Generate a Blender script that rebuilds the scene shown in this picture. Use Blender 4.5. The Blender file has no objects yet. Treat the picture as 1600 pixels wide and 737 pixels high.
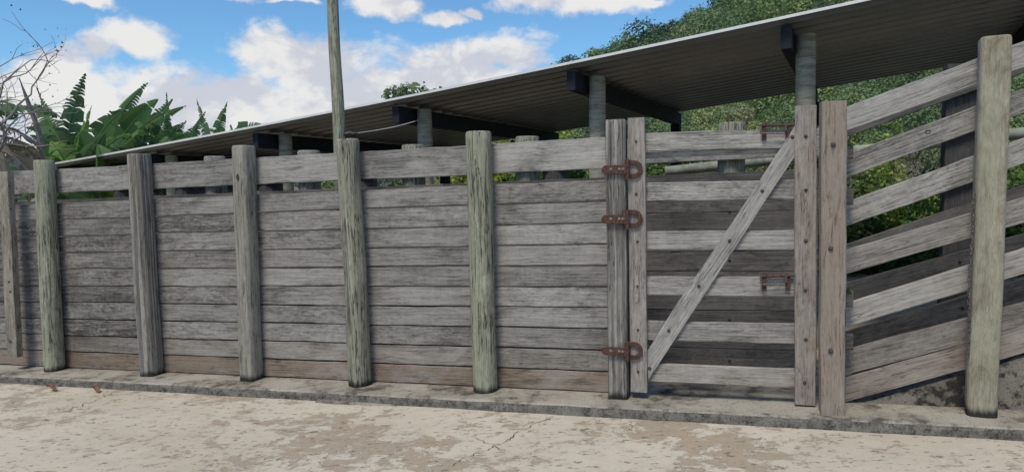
import bpy, bmesh, math, random
import numpy as np
from mathutils import Vector, Matrix, noise as mnoise

random.seed(7); RNG = np.random.default_rng(7)
SC = bpy.context.scene
COL = SC.collection
R = math.radians

# ------------------------------------------------------------------ camera
F_PX, CX, CY = 1100.0, 800.0, 368.5          # focal length and centre of the 1600 x 737 photograph
PITCH, ROLL, EYE = R(3.8), R(1.0), 1.65
fwd = Vector((0, math.cos(PITCH), -math.sin(PITCH)))
r0 = Vector((1, 0, 0)); u0 = r0.cross(fwd)
RT = r0*math.cos(ROLL) - u0*math.sin(ROLL)
UP = u0*math.cos(ROLL) + r0*math.sin(ROLL)
CAM = Vector((0, 0, EYE))
cd = bpy.data.cameras.new('camera'); cam = bpy.data.objects.new('camera', cd); COL.objects.link(cam)
cd.sensor_width = 36; cd.lens = F_PX/1600*36; cd.clip_end = 3000; cd.clip_start = 0.05
m = Matrix((RT, UP, -fwd)).transposed().to_4x4(); m.translation = CAM
cam.matrix_world = m
SC.camera = cam

def ray(px, py):
    return fwd*F_PX + RT*(px-CX) - UP*(py-CY)

# ------------------------------------------------------------------ light
SUN_EL, SUN_AZ = R(61), R(-153)              # azimuth measured from +Y towards +X
SUN_STRENGTH, SKY_STRENGTH, EXPOSURE = 2.55, 0.11, 0.20
SC.view_settings.view_transform = 'Standard'; SC.view_settings.look = 'None'
SC.view_settings.exposure = EXPOSURE; SC.view_settings.gamma = 1.0
SC.view_settings.use_curve_mapping = False
sl = bpy.data.lights.new('sun', 'SUN'); sl.energy = SUN_STRENGTH; sl.angle = R(16); sl.color = (1.0, 0.905, 0.755)
so = bpy.data.objects.new('sun', sl); COL.objects.link(so)
sd = Vector((math.sin(SUN_AZ)*math.cos(SUN_EL), math.cos(SUN_AZ)*math.cos(SUN_EL), math.sin(SUN_EL)))
so.rotation_euler = sd.to_track_quat('Z', 'Y').to_euler(); so.location = (0, 0, 30)

class G:
    """small node-graph helper"""
    def __init__(s, nt):
        s.nt = nt; nt.nodes.clear()
    def n(s, t, ins=None, **kw):
        nd = s.nt.nodes.new(t)
        for k, v in kw.items(): setattr(nd, k, v)
        for k, v in (ins or {}).items(): s.put(nd.inputs[k], v)
        return nd
    def put(s, sock, v):
        if isinstance(v, bpy.types.NodeSocket): s.nt.links.new(v, sock)
        elif isinstance(v, bpy.types.Node): s.nt.links.new(v.outputs[0], sock)
        else: sock.default_value = v
    def m(s, op, a, b=0.0, c=0.0, clamp=False):
        nd = s.nt.nodes.new('ShaderNodeMath'); nd.operation = op; nd.use_clamp = clamp
        s.put(nd.inputs[0], a); s.put(nd.inputs[1], b); s.put(nd.inputs[2], c); return nd.outputs[0]
    def v(s, op, a, b=(0, 0, 0)):
        nd = s.nt.nodes.new('ShaderNodeVectorMath'); nd.operation = op
        s.put(nd.inputs[0], a)
        if op == 'SCALE': s.put(nd.inputs['Scale'], b)
        else: s.put(nd.inputs[1], b)
        return nd.outputs['Value'] if op in ('LENGTH', 'DOT_PRODUCT') else nd.outputs[0]
    def noise(s, vec, scale=1.0, detail=4.0, rough=0.55, dist=0.0):
        nd = s.n('ShaderNodeTexNoise', {'Vector': vec, 'Scale': scale, 'Detail': detail, 'Roughness': rough, 'Distortion': dist})
        return nd.outputs[0]
    def step(s, x, a, b):
        nd = s.n('ShaderNodeMapRange', {0: x, 1: a, 2: b, 3: 0.0, 4: 1.0}, interpolation_type='SMOOTHSTEP'); return nd.outputs[0]
    def mix(s, f, a, b, mode='MIX'):
        nd = s.nt.nodes.new('ShaderNodeMix'); nd.data_type = 'RGBA'; nd.blend_type = mode
        s.put(nd.inputs[0], f); s.put(nd.inputs[6], a if not isinstance(a, tuple) else (*a, 1)); s.put(nd.inputs[7], b if not isinstance(b, tuple) else (*b, 1))
        return nd.outputs[2]
    def ramp(s, f, stops):
        nd = s.nt.nodes.new('ShaderNodeValToRGB'); s.put(nd.inputs[0], f)
        e = nd.color_ramp.elements
        while len(e) < len(stops): e.new(0.5)
        for el, (p, c) in zip(e, stops): el.position = p; el.color = (*c, 1)
        return nd.outputs[0]
    def attr(s, name):
        nd = s.nt.nodes.new('ShaderNodeAttribute'); nd.attribute_name = name; return nd

# ------------------------------------------------------------------ sky with clouds, laid out by compass bearing and elevation
W = bpy.data.worlds.new('World'); SC.world = W; W.use_nodes = True
g = G(W.node_tree)
sky = g.n('ShaderNodeTexSky', sky_type='NISHITA'); sky.sun_disc = False
sky.sun_elevation = SUN_EL; sky.sun_rotation = SUN_AZ; sky.air_density = 1.0; sky.dust_density = 0.4; sky.ozone_density = 2.0
tc = g.n('ShaderNodeTexCoord').outputs['Generated']
sx = g.n('ShaderNodeSeparateXYZ', {0: tc})
az = g.m('ARCTAN2', sx.outputs[0], sx.outputs[1]); el = g.m('ARCSINE', sx.outputs[2])
comb0 = g.n('ShaderNodeCombineXYZ', {0: az, 1: el, 2: 0.0}).outputs[0]
wn = g.n('ShaderNodeTexNoise', {'Vector': comb0, 'Scale': 7.0, 'Detail': 7.0, 'Roughness': 0.6}).outputs[1]
comb = g.v('ADD', comb0, g.v('MULTIPLY', g.v('SUBTRACT', wn, (0.5, 0.5, 0.5)), (0.11, 0.075, 0.0)))
def bearing(px, py):
    d = ray(px, py).normalized(); return math.atan2(d.x, d.y), math.asin(d.z)
def cloud_nodes():
    blobs = [(-60, 170, 190, 105), (130, 160, 170, 85), (310, 165, 180, 68), (215, 48, 95, 34), (95, 95, 75, 45), (150, 60, 50, 35), (430, 95, 90, 55), (500, 110, 120, 60),
             (560, 150, 130, 65), (700, 140, 170, 62), (790, 85, 88, 46), (720, 95, 70, 35), (690, 30, 45, 15), (735, 18, 22, 12), (605, 6, 62, 34), (370, -3, 65, 16), (110, -6, 60, 14),
             (905, -8, 150, 34), (830, -6, 60, 20), (950, 105, 40, 8), (470, 4, 45, 10), (1010, 4, 35, 9), (900, 160, 60, 25), (250, 215, 420, 60), (640, 205, 200, 50), (480, 180, 130, 50), (60, 215, 160, 50), (1000, -260, 260, 90), (-300, -100, 240, 120), (-500, 150, 260, 110),
             (1500, -200, 200, 80), (300, -330, 260, 90)]
    best = None
    for px, py, rx, ry in blobs:
        a, e = bearing(px, py)
        a2, _ = bearing(px+rx, py); _, e2 = bearing(px, py+ry)
        k = g.v('MULTIPLY', g.v('SUBTRACT', comb, (a, e, 0)), (1/abs(a2-a), 1/abs(e2-e), 0))
        d = g.m('SUBTRACT', 1.0, g.v('LENGTH', k))
        best = d if best is None else g.m('SMOOTH_MAX', best, d, 0.25)
    # behind the camera: broken cloud by noise alone
    back = g.m('MULTIPLY', g.m('SUBTRACT', g.noise(tc, 2.2, 3), 0.5), 3.0)
    back = g.m('SUBTRACT', back, g.m('MULTIPLY', g.step(sx.outputs[1], -0.1, 0.45), 3.0))
    best = g.m('MAXIMUM', best, back)
    warp = g.v('MULTIPLY', comb0, (1.0, 1.45, 1.0))
    n1 = g.noise(warp, 9.0, 10, 0.56, 0.35); n2 = g.noise(warp, 34.0, 6, 0.6)
    d = g.m('ADD', best, g.m('MULTIPLY', g.m('SUBTRACT', n1, 0.5), 1.9))
    d = g.m('ADD', d, g.m('MULTIPLY', g.m('SUBTRACT', n2, 0.5), 0.7))
    mask = g.step(d, -0.03, 0.50)
    n3 = g.noise(g.v('ADD', warp, (0.013, -0.022, 0.3)), 9.0, 10, 0.56, 0.35)
    shade = g.m('ADD', g.m('MULTIPLY', g.m('SUBTRACT', n1, n3), 3.4), g.m('MULTIPLY', g.noise(g.v('MULTIPLY', comb0, (1, 2.2, 1)), 8.0, 6), 1.0))
    lit = g.step(shade, 0.20, 0.80)
    return mask, lit
mask, lit = cloud_nodes()
ccol = g.mix(lit, (4.7, 4.9, 5.5), (6.5, 6.5, 6.45))
skyc = g.mix(1.0, sky.outputs[0], (0.66, 0.99, 1.17), 'MULTIPLY')
full = g.mix(mask, skyc, ccol)
bg = g.n('ShaderNodeBackground', {0: full, 1: SKY_STRENGTH})
g.n('ShaderNodeOutputWorld', {0: bg.outputs[0]})

# ------------------------------------------------------------------ frames: the fence line and the shed each have their own axes
class Frame:
    def __init__(s, o, ang):                 # ang: bearing of the local x axis, radians from +X
        s.o = Vector(o); s.a = ang
        s.X = Vector((math.cos(ang), math.sin(ang), 0)); s.Y = Vector((-math.sin(ang), math.cos(ang), 0))
    def loc(s, p):
        d = Vector(p)-s.o; return Vector((d.dot(s.X), d.dot(s.Y), d.z))
    def world(s, p):
        return s.o + s.X*p[0] + s.Y*p[1] + Vector((0, 0, p[2]))
    def at(s, px, py, n=0.0):                # where the sight line of that place in the photo meets the upright plane local y = n
        d = ray(px, py); t = ((s.o-CAM).dot(s.Y)+n)/d.dot(s.Y); p = s.loc(CAM+d*t); return p.x, p.z
FF = Frame((0.3, 5.6, 0), R(-18))            # fence: x along it to the right, y to the back
SF = Frame((3.04, 7.3, 0), R(-26))           # shed
def zb(s): return -0.004+0.0275*s            # top of the concrete footing along the fence
KERB = 0.078
def ground_at(px, py, drop=0.12):            # point on the sloping yard
    d = ray(px, py); nrm = Vector((-0.0275*FF.X.x, -0.0275*FF.X.y, 1)); p0 = FF.world((0, 0, zb(0)-drop))
    return CAM + d*((p0-CAM).dot(nrm)/d.dot(nrm))
def gz(x, y, drop=0.12):
    return zb(FF.loc((x, y, 0)).x)-drop

def tag(o, label=None, cat=None, group=None, kind=None):
    if label: o['label'] = label
    if cat: o['category'] = cat
    if group: o['group'] = group
    if kind: o['kind'] = kind
    return o
def thing(name, label, cat, fr=None, loc=(0, 0, 0), group=None):
    o = bpy.data.objects.new(name, None); COL.objects.link(o); o.empty_display_size = 0.2
    if fr: o.location = fr.world(loc); o.rotation_euler = (0, 0, fr.a)
    else: o.location = loc
    return tag(o, label, cat, group)

# ------------------------------------------------------------------ mesh builder carrying wood-grain coordinates
def smooth1(x, seed): return mnoise.noise(Vector((x, seed*7.31, seed*1.7)))
class MB:
    def __init__(s): s.v = []; s.f = []; s.ed = []; s.gc = []; s.rnd = []; s.tint = []; s.ht = []
    def vert(s, p, gc=(0, 0, 0), rnd=0.5, tint=0.0, ht=9.0, ed=0.0):
        s.ed.append(ed)
        s.v.append(tuple(p)); s.gc.append(tuple(gc)); s.rnd.append(rnd); s.tint.append(tint); s.ht.append(ht); return len(s.v)-1
    def loft(s, rings, cap=True, closed=True):
        n = len(rings[0])
        for a, b in zip(rings[:-1], rings[1:]):
            for i in range(n if closed else n-1):
                j = (i+1) % n; s.f.append((a[i], a[j], b[j], b[i]))
        if cap: s.f.append(tuple(reversed(rings[0]))); s.f.append(tuple(rings[-1]))
    def board(s, A, B, wv, tv, seg=0, jit=0.0025, ch=0.004, tint=0.0, rnd=None, end_a=0.0, end_b=0.0, ht0=None):
        """a sawn board from A to B, half-width vector wv, half-thickness vector tv; end_a / end_b skew its ends along the board"""
        A, B, wv, tv = Vector(A), Vector(B), Vector(wv), Vector(tv)
        L = (B-A).length; ax = (B-A)/L; seg = seg or max(2, int(L/0.07)); hw, ht = wv.length, tv.length; wn, tn = wv/hw, tv/ht
        rnd = random.random() if rnd is None else rnd; off = random.uniform(0, 90); sd = random.random()*50
        prof = [(-hw+ch, -ht), (0, -ht), (hw-ch, -ht), (hw, -ht+ch), (hw, ht-ch), (hw-ch, ht), (0, ht), (-hw+ch, ht), (-hw, ht-ch), (-hw, -ht+ch)]
        rings = []
        for i in range(seg+1):
            t = i/seg; c = A.lerp(B, t); r = []
            ju = jit*1.6*smooth1(t*L*3.1, sd)+jit*0.8*smooth1(t*L*14, sd+3); jl = jit*1.6*smooth1(t*L*2.7, sd+9)+jit*0.8*smooth1(t*L*13, sd+13); jf = jit*smooth1(t*L*2.2, sd+5)
            for (w, d) in prof:
                sk = (end_a*(1-t)+end_b*t)*w/hw
                ww = w + (ju if w > 0 else jl if w < 0 else 0)
                p = c + wn*ww + tn*(d+jf) + ax*sk
                r.append(s.vert(p, (t*L+sk+off, w+off*0.37, d+off*0.71), rnd, tint, 9.0 if ht0 is None else p.z-ht0, w/hw*(1 if wn.z > 0.3 else 0)))
            rings.append(r)
        s.loft(rings)
    def post(s, base, top, r0, r1, sides=22, square=0.0, rot=0.0, wob=0.011, rnd=None, tint=0.0, dome=0.012, slant=0.0, shape=None, bandh=True):
        """upright or leaning post, round or (square > 0) squared with rounded arrises"""
        base, top = Vector(base), Vector(top); ax = (top-base); L = ax.length; seg = max(8, int(L/0.09)); sd = random.random()*60
        rnd = random.random() if rnd is None else rnd; off = random.uniform(0, 90); rings = []
        hs = [i/seg for i in range(seg)] + [1-0.02/L, 1-0.006/L, 1.0]
        for i, t in enumerate(hs):
            c = base.lerp(top, t); rr = r0+(r1-r0)*t
            end = max(0.0, (t-(1-0.02/L))/(0.02/L)); rr *= 1-0.09*end**2
            c = c + Vector((smooth1(t*L*1.1, sd)*wob, smooth1(t*L*1.2, sd+4)*wob, 0))
            ring = []
            for k in range(sides):
                a = 2*math.pi*k/sides + rot
                q = rr*(1+0.035*mnoise.noise(Vector((math.cos(a)*1.3+sd, math.sin(a)*1.3, t*L*0.8)))+0.012*mnoise.noise(Vector((math.cos(a)*5+sd, math.sin(a)*5, t*L*2))))
                if square: q *= 1/ (abs(math.cos(a-rot))**(square)+abs(math.sin(a-rot))**(square))**(1/square)
                x, y = q*math.cos(a), q*math.sin(a)
                z = slant*x*end
                p = c + Vector((x, y, z)); ring.append(s.vert(p, (t*L+off, x+off*0.37, y+off*0.71), rnd, tint, t*L))
            rings.append(ring)
        s.loft(rings)
    def tube(s, pts, rad, sides=8, cap=True, rnd=0.5, tint=0.0):
        rings = []; pts = [Vector(p) for p in pts]; L = 0
        for i, p in enumerate(pts):
            d = (pts[min(i+1, len(pts)-1)]-pts[max(i-1, 0)]).normalized()
            u = d.cross(Vector((0, 0, 1)) if abs(d.z) < 0.95 else Vector((1, 0, 0))).normalized(); w = d.cross(u)
            rr = rad[i] if isinstance(rad, (list, tuple)) else rad
            if i: L += (p-pts[i-1]).length
            rings.append([s.vert(p+u*rr*math.cos(2*math.pi*k/sides)+w*rr*math.sin(2*math.pi*k/sides), (L, rr*math.cos(2*math.pi*k/sides), rr*math.sin(2*math.pi*k/sides)), rnd, tint) for k in range(sides)])
        s.loft(rings, cap)
    def box(s, lo, hi, rnd=0.5):
        v = [s.vert((x, y, z), (x, y, z), rnd) for x in (lo[0], hi[0]) for y in (lo[1], hi[1]) for z in (lo[2], hi[2])]
        for f in ((0, 1, 3, 2), (4, 6, 7, 5), (0, 4, 5, 1), (2, 3, 7, 6), (0, 2, 6, 4), (1, 5, 7, 3)): s.f.append(tuple(v[i] for i in f))
    def build(s, name, mat, parent=None, smooth=False, bevel=0.0, label=None):
        me = bpy.data.meshes.new(name); me.from_pydata(s.v, [], s.f)
        for nm, typ, data in (('gc', 'FLOAT_VECTOR', s.gc), ('rnd', 'FLOAT', s.rnd), ('tint', 'FLOAT', s.tint), ('ht', 'FLOAT', s.ht), ('edge', 'FLOAT', s.ed)):
            at = me.attributes.new(nm, typ, 'POINT')
            at.data.foreach_set('vector' if typ == 'FLOAT_VECTOR' else 'value', np.array(data, dtype=np.float32).ravel())
        me.materials.append(mat)
        bm = bmesh.new(); bm.from_mesh(me); bmesh.ops.recalc_face_normals(bm, faces=bm.faces); bm.to_mesh(me); bm.free()
        if smooth: me.polygons.foreach_set('use_smooth', [True]*len(me.polygons))
        o = bpy.data.objects.new(name, me); COL.objects.link(o)
        if parent: o.parent = parent
        if smooth: 
            me.set_sharp_from_angle(angle=R(42))
        if bevel:
            b = o.modifiers.new('bevel', 'BEVEL'); b.width = bevel; b.segments = 2
        if label: o['label'] = label
        return o

# ------------------------------------------------------------------ materials
def mat_new(name):
    mt = bpy.data.materials.new(name); mt.use_nodes = True; return mt, G(mt.node_tree)
def finish(g, col, rough=0.85, bump=None, bstr=0.5, bdist=0.004, spec=0.25, metal=0.0):
    p = g.n('ShaderNodeBsdfPrincipled', {'Base Color': col, 'Roughness': rough, 'Specular IOR Level': spec, 'Metallic': metal})
    if bump is not None:
        b = g.n('ShaderNodeBump', {'Height': bump, 'Strength': bstr, 'Distance': bdist}); g.put(p.inputs['Normal'], b.outputs[0])
    g.n('ShaderNodeOutputMaterial', {0: p.outputs[0]}); return p
def make_wood(name, dark, mid, light, stain=0.6, saw=0.15, groove=0.0, green=None, brown=(0.245, 0.178, 0.125), fine=0.45, foot=False, stain_col=(0.035, 0.034, 0.034), checks=0.6, blot=0.30, ckw=0.017):
    mt, g = mat_new(name)
    A = g.attr('gc').outputs['Vector']; rnd = g.attr('rnd').outputs['Fac']; tint = g.attr('tint').outputs['Fac']
    rr = g.m('FRACT', g.m('MULTIPLY', rnd, 7.31)); wob = g.v('SCALE', A, g.m('ADD', 0.62, g.m('MULTIPLY', rr, 0.7)))
    f1 = g.noise(g.v('MULTIPLY', wob, (3.0, 90, 90)), 1, 5, 0.68, 0.3)
    f2 = g.noise(g.v('MULTIPLY', wob, (1.6, 15, 15)), 1, 6, 0.66, 0.8)
    f3 = g.noise(g.v('MULTIPLY', wob, (2.4, 4.6, 4.6)), 1, 7, 0.66, 0.6)
    f4 = g.noise(g.v('MULTIPLY', wob, (48, 5, 5)), 1, 5, 0.7)
    f5 = g.noise(g.v('MULTIPLY', wob, (1.5, 34, 34)), 1, 4, 0.6, 0.7)
    f6 = g.noise(g.v('MULTIPLY', wob, (11.0, 26, 26)), 1, 6, 0.72, 1.0)
    f7 = g.noise(g.v('MULTIPLY', wob, (26.0, 150, 150)), 1, 4, 0.7, 0.4)
    f = g.m('ADD', g.m('MULTIPLY', f1, fine), g.m('MULTIPLY', f2, 0.30))
    f = g.m('ADD', f, g.m('MULTIPLY', g.m('SUBTRACT', f4, 0.5), saw))
    f = g.m('ADD', f, g.m('MULTIPLY', g.m('SUBTRACT', f6, 0.5), blot))
    f = g.m('ADD', f, g.m('MULTIPLY', g.m('SUBTRACT', f7, 0.5), 0.30))
    f = g.m('ADD', f, g.m('MULTIPLY', g.m('SUBTRACT', rnd, 0.5), 0.14))
    fg = g.noise(g.v('MULTIPLY', A, (5.0, 11, 11)), 1, 5, 0.6, 2.6)
    f = g.m('ADD', f, g.m('MULTIPLY', g.m('SUBTRACT', fg, 0.5), g.m('MULTIPLY', g.step(rr, 0.45, 0.75), 0.42)))
    f = g.m('ADD', f, 0.5-(fine+0.30)/2)
    col = g.ramp(f, [(0.28, dark), (0.48, mid), (0.70, light)])
    if green:
        gm = g.step(g.noise(g.v('MULTIPLY', wob, (1.2, 5, 5)), 1, 4, 0.6, 0.5), 0.36, 0.62)
        col = g.mix(g.m('MULTIPLY', gm, 0.7), col, green, 'MIX')
        col = g.mix(0.75, col, g.ramp(f, [(0.25, (0.45, 0.45, 0.45)), (0.5, (0.95, 0.95, 0.95)), (0.7, (1.25, 1.25, 1.25))]), 'MULTIPLY')
    bt = g.m('MULTIPLY', tint, g.step(g.m('ADD', f3, g.m('MULTIPLY', f2, 0.4)), 0.42, 0.82))
    col = g.mix(bt, col, brown)
    # weather stains, dark and soft-edged
    st = g.m('MULTIPLY', g.step(g.m('ADD', f3, g.m('MULTIPLY', g.m('SUBTRACT', f6, 0.5), 0.35)), 0.50, 0.74), stain)
    col = g.mix(st, col, stain_col)
    # grime gathered along the top and bottom edges of each board
    ed = g.attr('edge').outputs['Fac']
    eg = g.step(g.m('ADD', g.m('ABSOLUTE', g.m('MAXIMUM', ed, g.m('MULTIPLY', ed, -0.85))), g.m('ADD', g.m('MULTIPLY', g.m('SUBTRACT', f3, 0.5), 1.5), g.m('MULTIPLY', g.m('SUBTRACT', f6, 0.5), 0.9))), 0.72, 1.15)
    col = g.mix(g.m('MULTIPLY', eg, stain*0.6), col, stain_col)
    # long drying checks
    ck = g.m('SUBTRACT', 1.0, g.step(g.m('ABSOLUTE', g.m('SUBTRACT', f5, 0.5)), 0.0, ckw))
    ck = g.m('MULTIPLY', ck, g.step(f3, 0.40, 0.56))
    col = g.mix(g.m('MULTIPLY', ck, checks), col, (0.025, 0.023, 0.022))
    h = g.m('ADD', g.m('MULTIPLY', f1, 0.6), g.m('MULTIPLY', f2, 0.5)); h = g.m('SUBTRACT', h, g.m('MULTIPLY', ck, 0.8*checks))
    if groove:
        gr = g.noise(g.v('MULTIPLY', wob, (0.5, 42, 42)), 1, 2, 0.5, 0.6)
        gv = g.step(gr, 0.40, 0.60)
        col = g.mix(g.m('MULTIPLY', g.m('SUBTRACT', 1.0, gv), groove), col, (0.045, 0.040, 0.036)); h = g.m('ADD', h, g.m('MULTIPLY', gv, 1.2*groove))
    if foot:                                  # damp black foot of each post
        ht = g.attr('ht').outputs['Fac']
        w = g.m('SUBTRACT', 1.0, g.step(g.m('ADD', ht, g.m('MULTIPLY', g.m('SUBTRACT', f2, 0.5), 0.13)), 0.045, 0.105))
        col = g.mix(g.m('MULTIPLY', w, 0.93), col, (0.014, 0.014, 0.013))
    finish(g, col, 0.88, h, 0.75, 0.006, 0.2); return mt

GREY = dict(dark=(0.055, 0.051, 0.049), mid=(0.255, 0.238, 0.222), light=(0.415, 0.393, 0.37))
M_PLANK = make_wood('weathered_plank', **GREY, stain=0.5, saw=0.12, fine=0.42)
M_RAIL = make_wood('weathered_rail', (0.060, 0.056, 0.053), (0.266, 0.250, 0.235), (0.458, 0.435, 0.407), stain=0.45, saw=0.09)
M_GATE = make_wood('gate_wood', (0.070, 0.064, 0.059), (0.294, 0.276, 0.255), (0.486, 0.461, 0.427), stain=0.3, saw=0.1, fine=0.6)
M_STILE = make_wood('stile_wood', (0.090, 0.080, 0.073), (0.254, 0.229, 0.209), (0.395, 0.367, 0.339), stain=0.3, saw=0.03, fine=0.6)
M_BACK = make_wood('shaded_plank', (0.045, 0.042, 0.041), (0.125, 0.117, 0.113), (0.22, 0.208, 0.20), stain=0.6, saw=0.1)  # darker plank wood: shade behind the front fence is put into its colour
M_POST = make_wood('round_post_wood', (0.09, 0.084, 0.066), (0.28, 0.265, 0.215), (0.44, 0.42, 0.35), stain=0.25, saw=0.0, green=(0.27, 0.267, 0.20), fine=0.55, checks=0.95, ckw=0.030, blot=0.42, foot=True)
M_POSTG = make_wood('green_post_wood', (0.09, 0.088, 0.064), (0.30, 0.295, 0.225), (0.46, 0.45, 0.36), stain=0.22, saw=0.0, green=(0.30, 0.307, 0.225), fine=0.55, checks=0.95, ckw=0.030, blot=0.42, foot=True)
M_PALE = make_wood('pale_post_wood', (0.14, 0.125, 0.09), (0.31, 0.285, 0.215), (0.43, 0.41, 0.33), stain=0.95, saw=0.0, green=(0.30, 0.31, 0.225), fine=0.3, foot=True, stain_col=(0.17, 0.15, 0.10), checks=0.25)
M_RIB = make_wood('ribbed_post_wood', (0.09, 0.08, 0.07), (0.31, 0.288, 0.258), (0.48, 0.455, 0.415), stain=0.12, saw=0.0, groove=0.62, fine=0.4, checks=0.9, ckw=0.022, foot=True)
M_SQ = make_wood('squared_post_wood', (0.10, 0.09, 0.078), (0.275, 0.257, 0.222), (0.41, 0.39, 0.34), stain=0.22, saw=0.0, fine=0.5, checks=0.9, ckw=0.022, foot=True)
M_LATCH = make_wood('latch_post_wood', (0.115, 0.095, 0.078), (0.265, 0.228, 0.193), (0.39, 0.35, 0.305), stain=0.22, saw=0.0, fine=0.4, stain_col=(0.12, 0.075, 0.05))
M_DARKW = make_wood('dark_shaded_wood', (0.030, 0.029, 0.030), (0.075, 0.072, 0.072), (0.14, 0.135, 0.13), stain=0.4, saw=0.05)  # dark knot wood; for third fence posts, shed shade put into the colour

def make_concrete(name, c1, c2, dirt, dirt_lo, dirt_hi, scale=1.0, pits=0.5, stretch=(1, 1, 1)):
    mt, g = mat_new(name); P = g.v('MULTIPLY', g.n('ShaderNodeNewGeometry').outputs['Position'], stretch)
    a = g.noise(P, 2.3*scale, 8, 0.62, 0.3); b = g.noise(P, 9*scale, 6, 0.65); c = g.noise(P, 75, 4, 0.7); d = g.noise(P, 260, 2, 0.6)
    col = g.mix(g.step(a, 0.35, 0.65), c1, c2)
    col = g.mix(g.step(g.m('ADD', b, g.m('MULTIPLY', g.m('SUBTRACT', a, 0.5), 0.8)), dirt_lo, dirt_hi), col, dirt)
    col = g.mix(g.m('MULTIPLY', g.m('SUBTRACT', 1.0, g.step(c, 0.34, 0.46)), pits), col, (0.03, 0.029, 0.027))
    col = g.mix(0.35, col, g.ramp(d, [(0.3, (0.6, 0.6, 0.6)), (0.7, (1.3, 1.3, 1.3))]), 'MULTIPLY')
    finish(g, col, 0.92, g.m('ADD', g.m('MULTIPLY', c, 0.8), g.m('MULTIPLY', b, 0.8)), 0.6, 0.012, 0.15); return mt
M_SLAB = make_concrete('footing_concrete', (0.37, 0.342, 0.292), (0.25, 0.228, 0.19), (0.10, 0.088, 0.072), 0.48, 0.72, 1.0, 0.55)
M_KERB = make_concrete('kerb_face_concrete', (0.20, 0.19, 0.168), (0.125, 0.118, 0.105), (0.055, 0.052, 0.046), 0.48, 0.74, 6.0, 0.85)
M_WALL = make_concrete('stained_wall', (0.25, 0.225, 0.19), (0.15, 0.134, 0.112), (0.04, 0.037, 0.033), 0.46, 0.62, 1.6, 0.6)
M_CPOST = make_concrete('lichen_concrete', (0.42, 0.385, 0.31), (0.30, 0.28, 0.22), (0.17, 0.165, 0.12), 0.5, 0.75, 1.6, 0.25, (1, 1, 7))
M_DIRT = make_concrete('yard_dirt', (0.42, 0.35, 0.265), (0.34, 0.285, 0.21), (0.12, 0.13, 0.06), 0.56, 0.72, 0.35, 0.15)

def make_pavement():
    mt, g = mat_new('peeling_whitewashed_concrete'); P = g.n('ShaderNodeNewGeometry').outputs['Position']
    Q = g.v('MULTIPLY', P, (0.95, 0.95, 1.0))
    w = g.v('ADD', g.v('MULTIPLY', Q, (0.9, 1.1, 1)), g.v('SCALE', g.n('ShaderNodeTexNoise', {'Vector': Q, 'Scale': 3.0, 'Detail': 4}).outputs[1], 0.25))
    a = g.noise(w, 0.62, 10, 0.64); b = g.noise(w, 7.5, 9, 0.76); c = g.noise(Q, 30, 5, 0.72); d = g.noise(Q, 120, 3, 0.6); e = g.noise(w, 1.6, 7, 0.6)
    base = g.mix(g.step(e, 0.38, 0.62), (0.35, 0.278, 0.197), (0.325, 0.28, 0.21))
    base = g.mix(g.step(g.noise(w, 2.7, 7, 0.65), 0.55, 0.75), base, (0.28, 0.255, 0.205))
    base = g.mix(0.45, base, g.ramp(c, [(0.3, (0.72, 0.70, 0.67)), (0.7, (1.2, 1.2, 1.2))]), 'MULTIPLY')
    paint = g.mix(g.step(b, 0.3, 0.7), (0.48, 0.425, 0.34), (0.55, 0.505, 0.42))
    f = g.m('ADD', g.m('ADD', g.m('MULTIPLY', a, 0.80), g.m('MULTIPLY', b, 0.62)), g.m('MULTIPLY', c, 0.22))
    mk = g.m('MULTIPLY', g.step(f, 0.768, 0.815), 0.9)
    thin = g.step(f, 0.66, 0.81)
    col = g.mix(g.m('MULTIPLY', thin, 0.6), base, (0.42, 0.355, 0.28)); col = g.mix(mk, col, paint)
    big = g.step(g.noise(Q, 0.55, 5, 0.6), 0.42, 0.66)
    col = g.mix(g.m('MULTIPLY', big, 0.32), col, (0.30, 0.245, 0.18))
    # dark lips along the flaking edges and small chips
    edge = g.m('MULTIPLY', g.step(f, 0.75, 0.782), g.m('SUBTRACT', 1.0, g.step(f, 0.782, 0.812)))
    col = g.mix(g.m('MULTIPLY', edge, g.m('MULTIPLY', g.step(c, 0.42, 0.60), 0.5)), col, (0.14, 0.12, 0.095))
    chip = g.m('SUBTRACT', 1.0, g.step(g.noise(g.v('MULTIPLY', P, (13, 26, 20)), 1, 4, 0.65), 0.36, 0.395))
    col = g.mix(g.m('MULTIPLY', chip, 0.75), col, (0.13, 0.115, 0.095))
    col = g.mix(0.3, col, g.ramp(d, [(0.3, (0.72, 0.72, 0.72)), (0.7, (1.2, 1.2, 1.2))]), 'MULTIPLY')
    h = g.m('ADD', g.m('ADD', g.m('MULTIPLY', mk, 0.5), g.m('MULTIPLY', c, 0.5)), g.m('MULTIPLY', chip, -0.6))
    finish(g, col, 0.9, h, 0.6, 0.0045, 0.2); return mt
M_PAVE = make_pavement()

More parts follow.
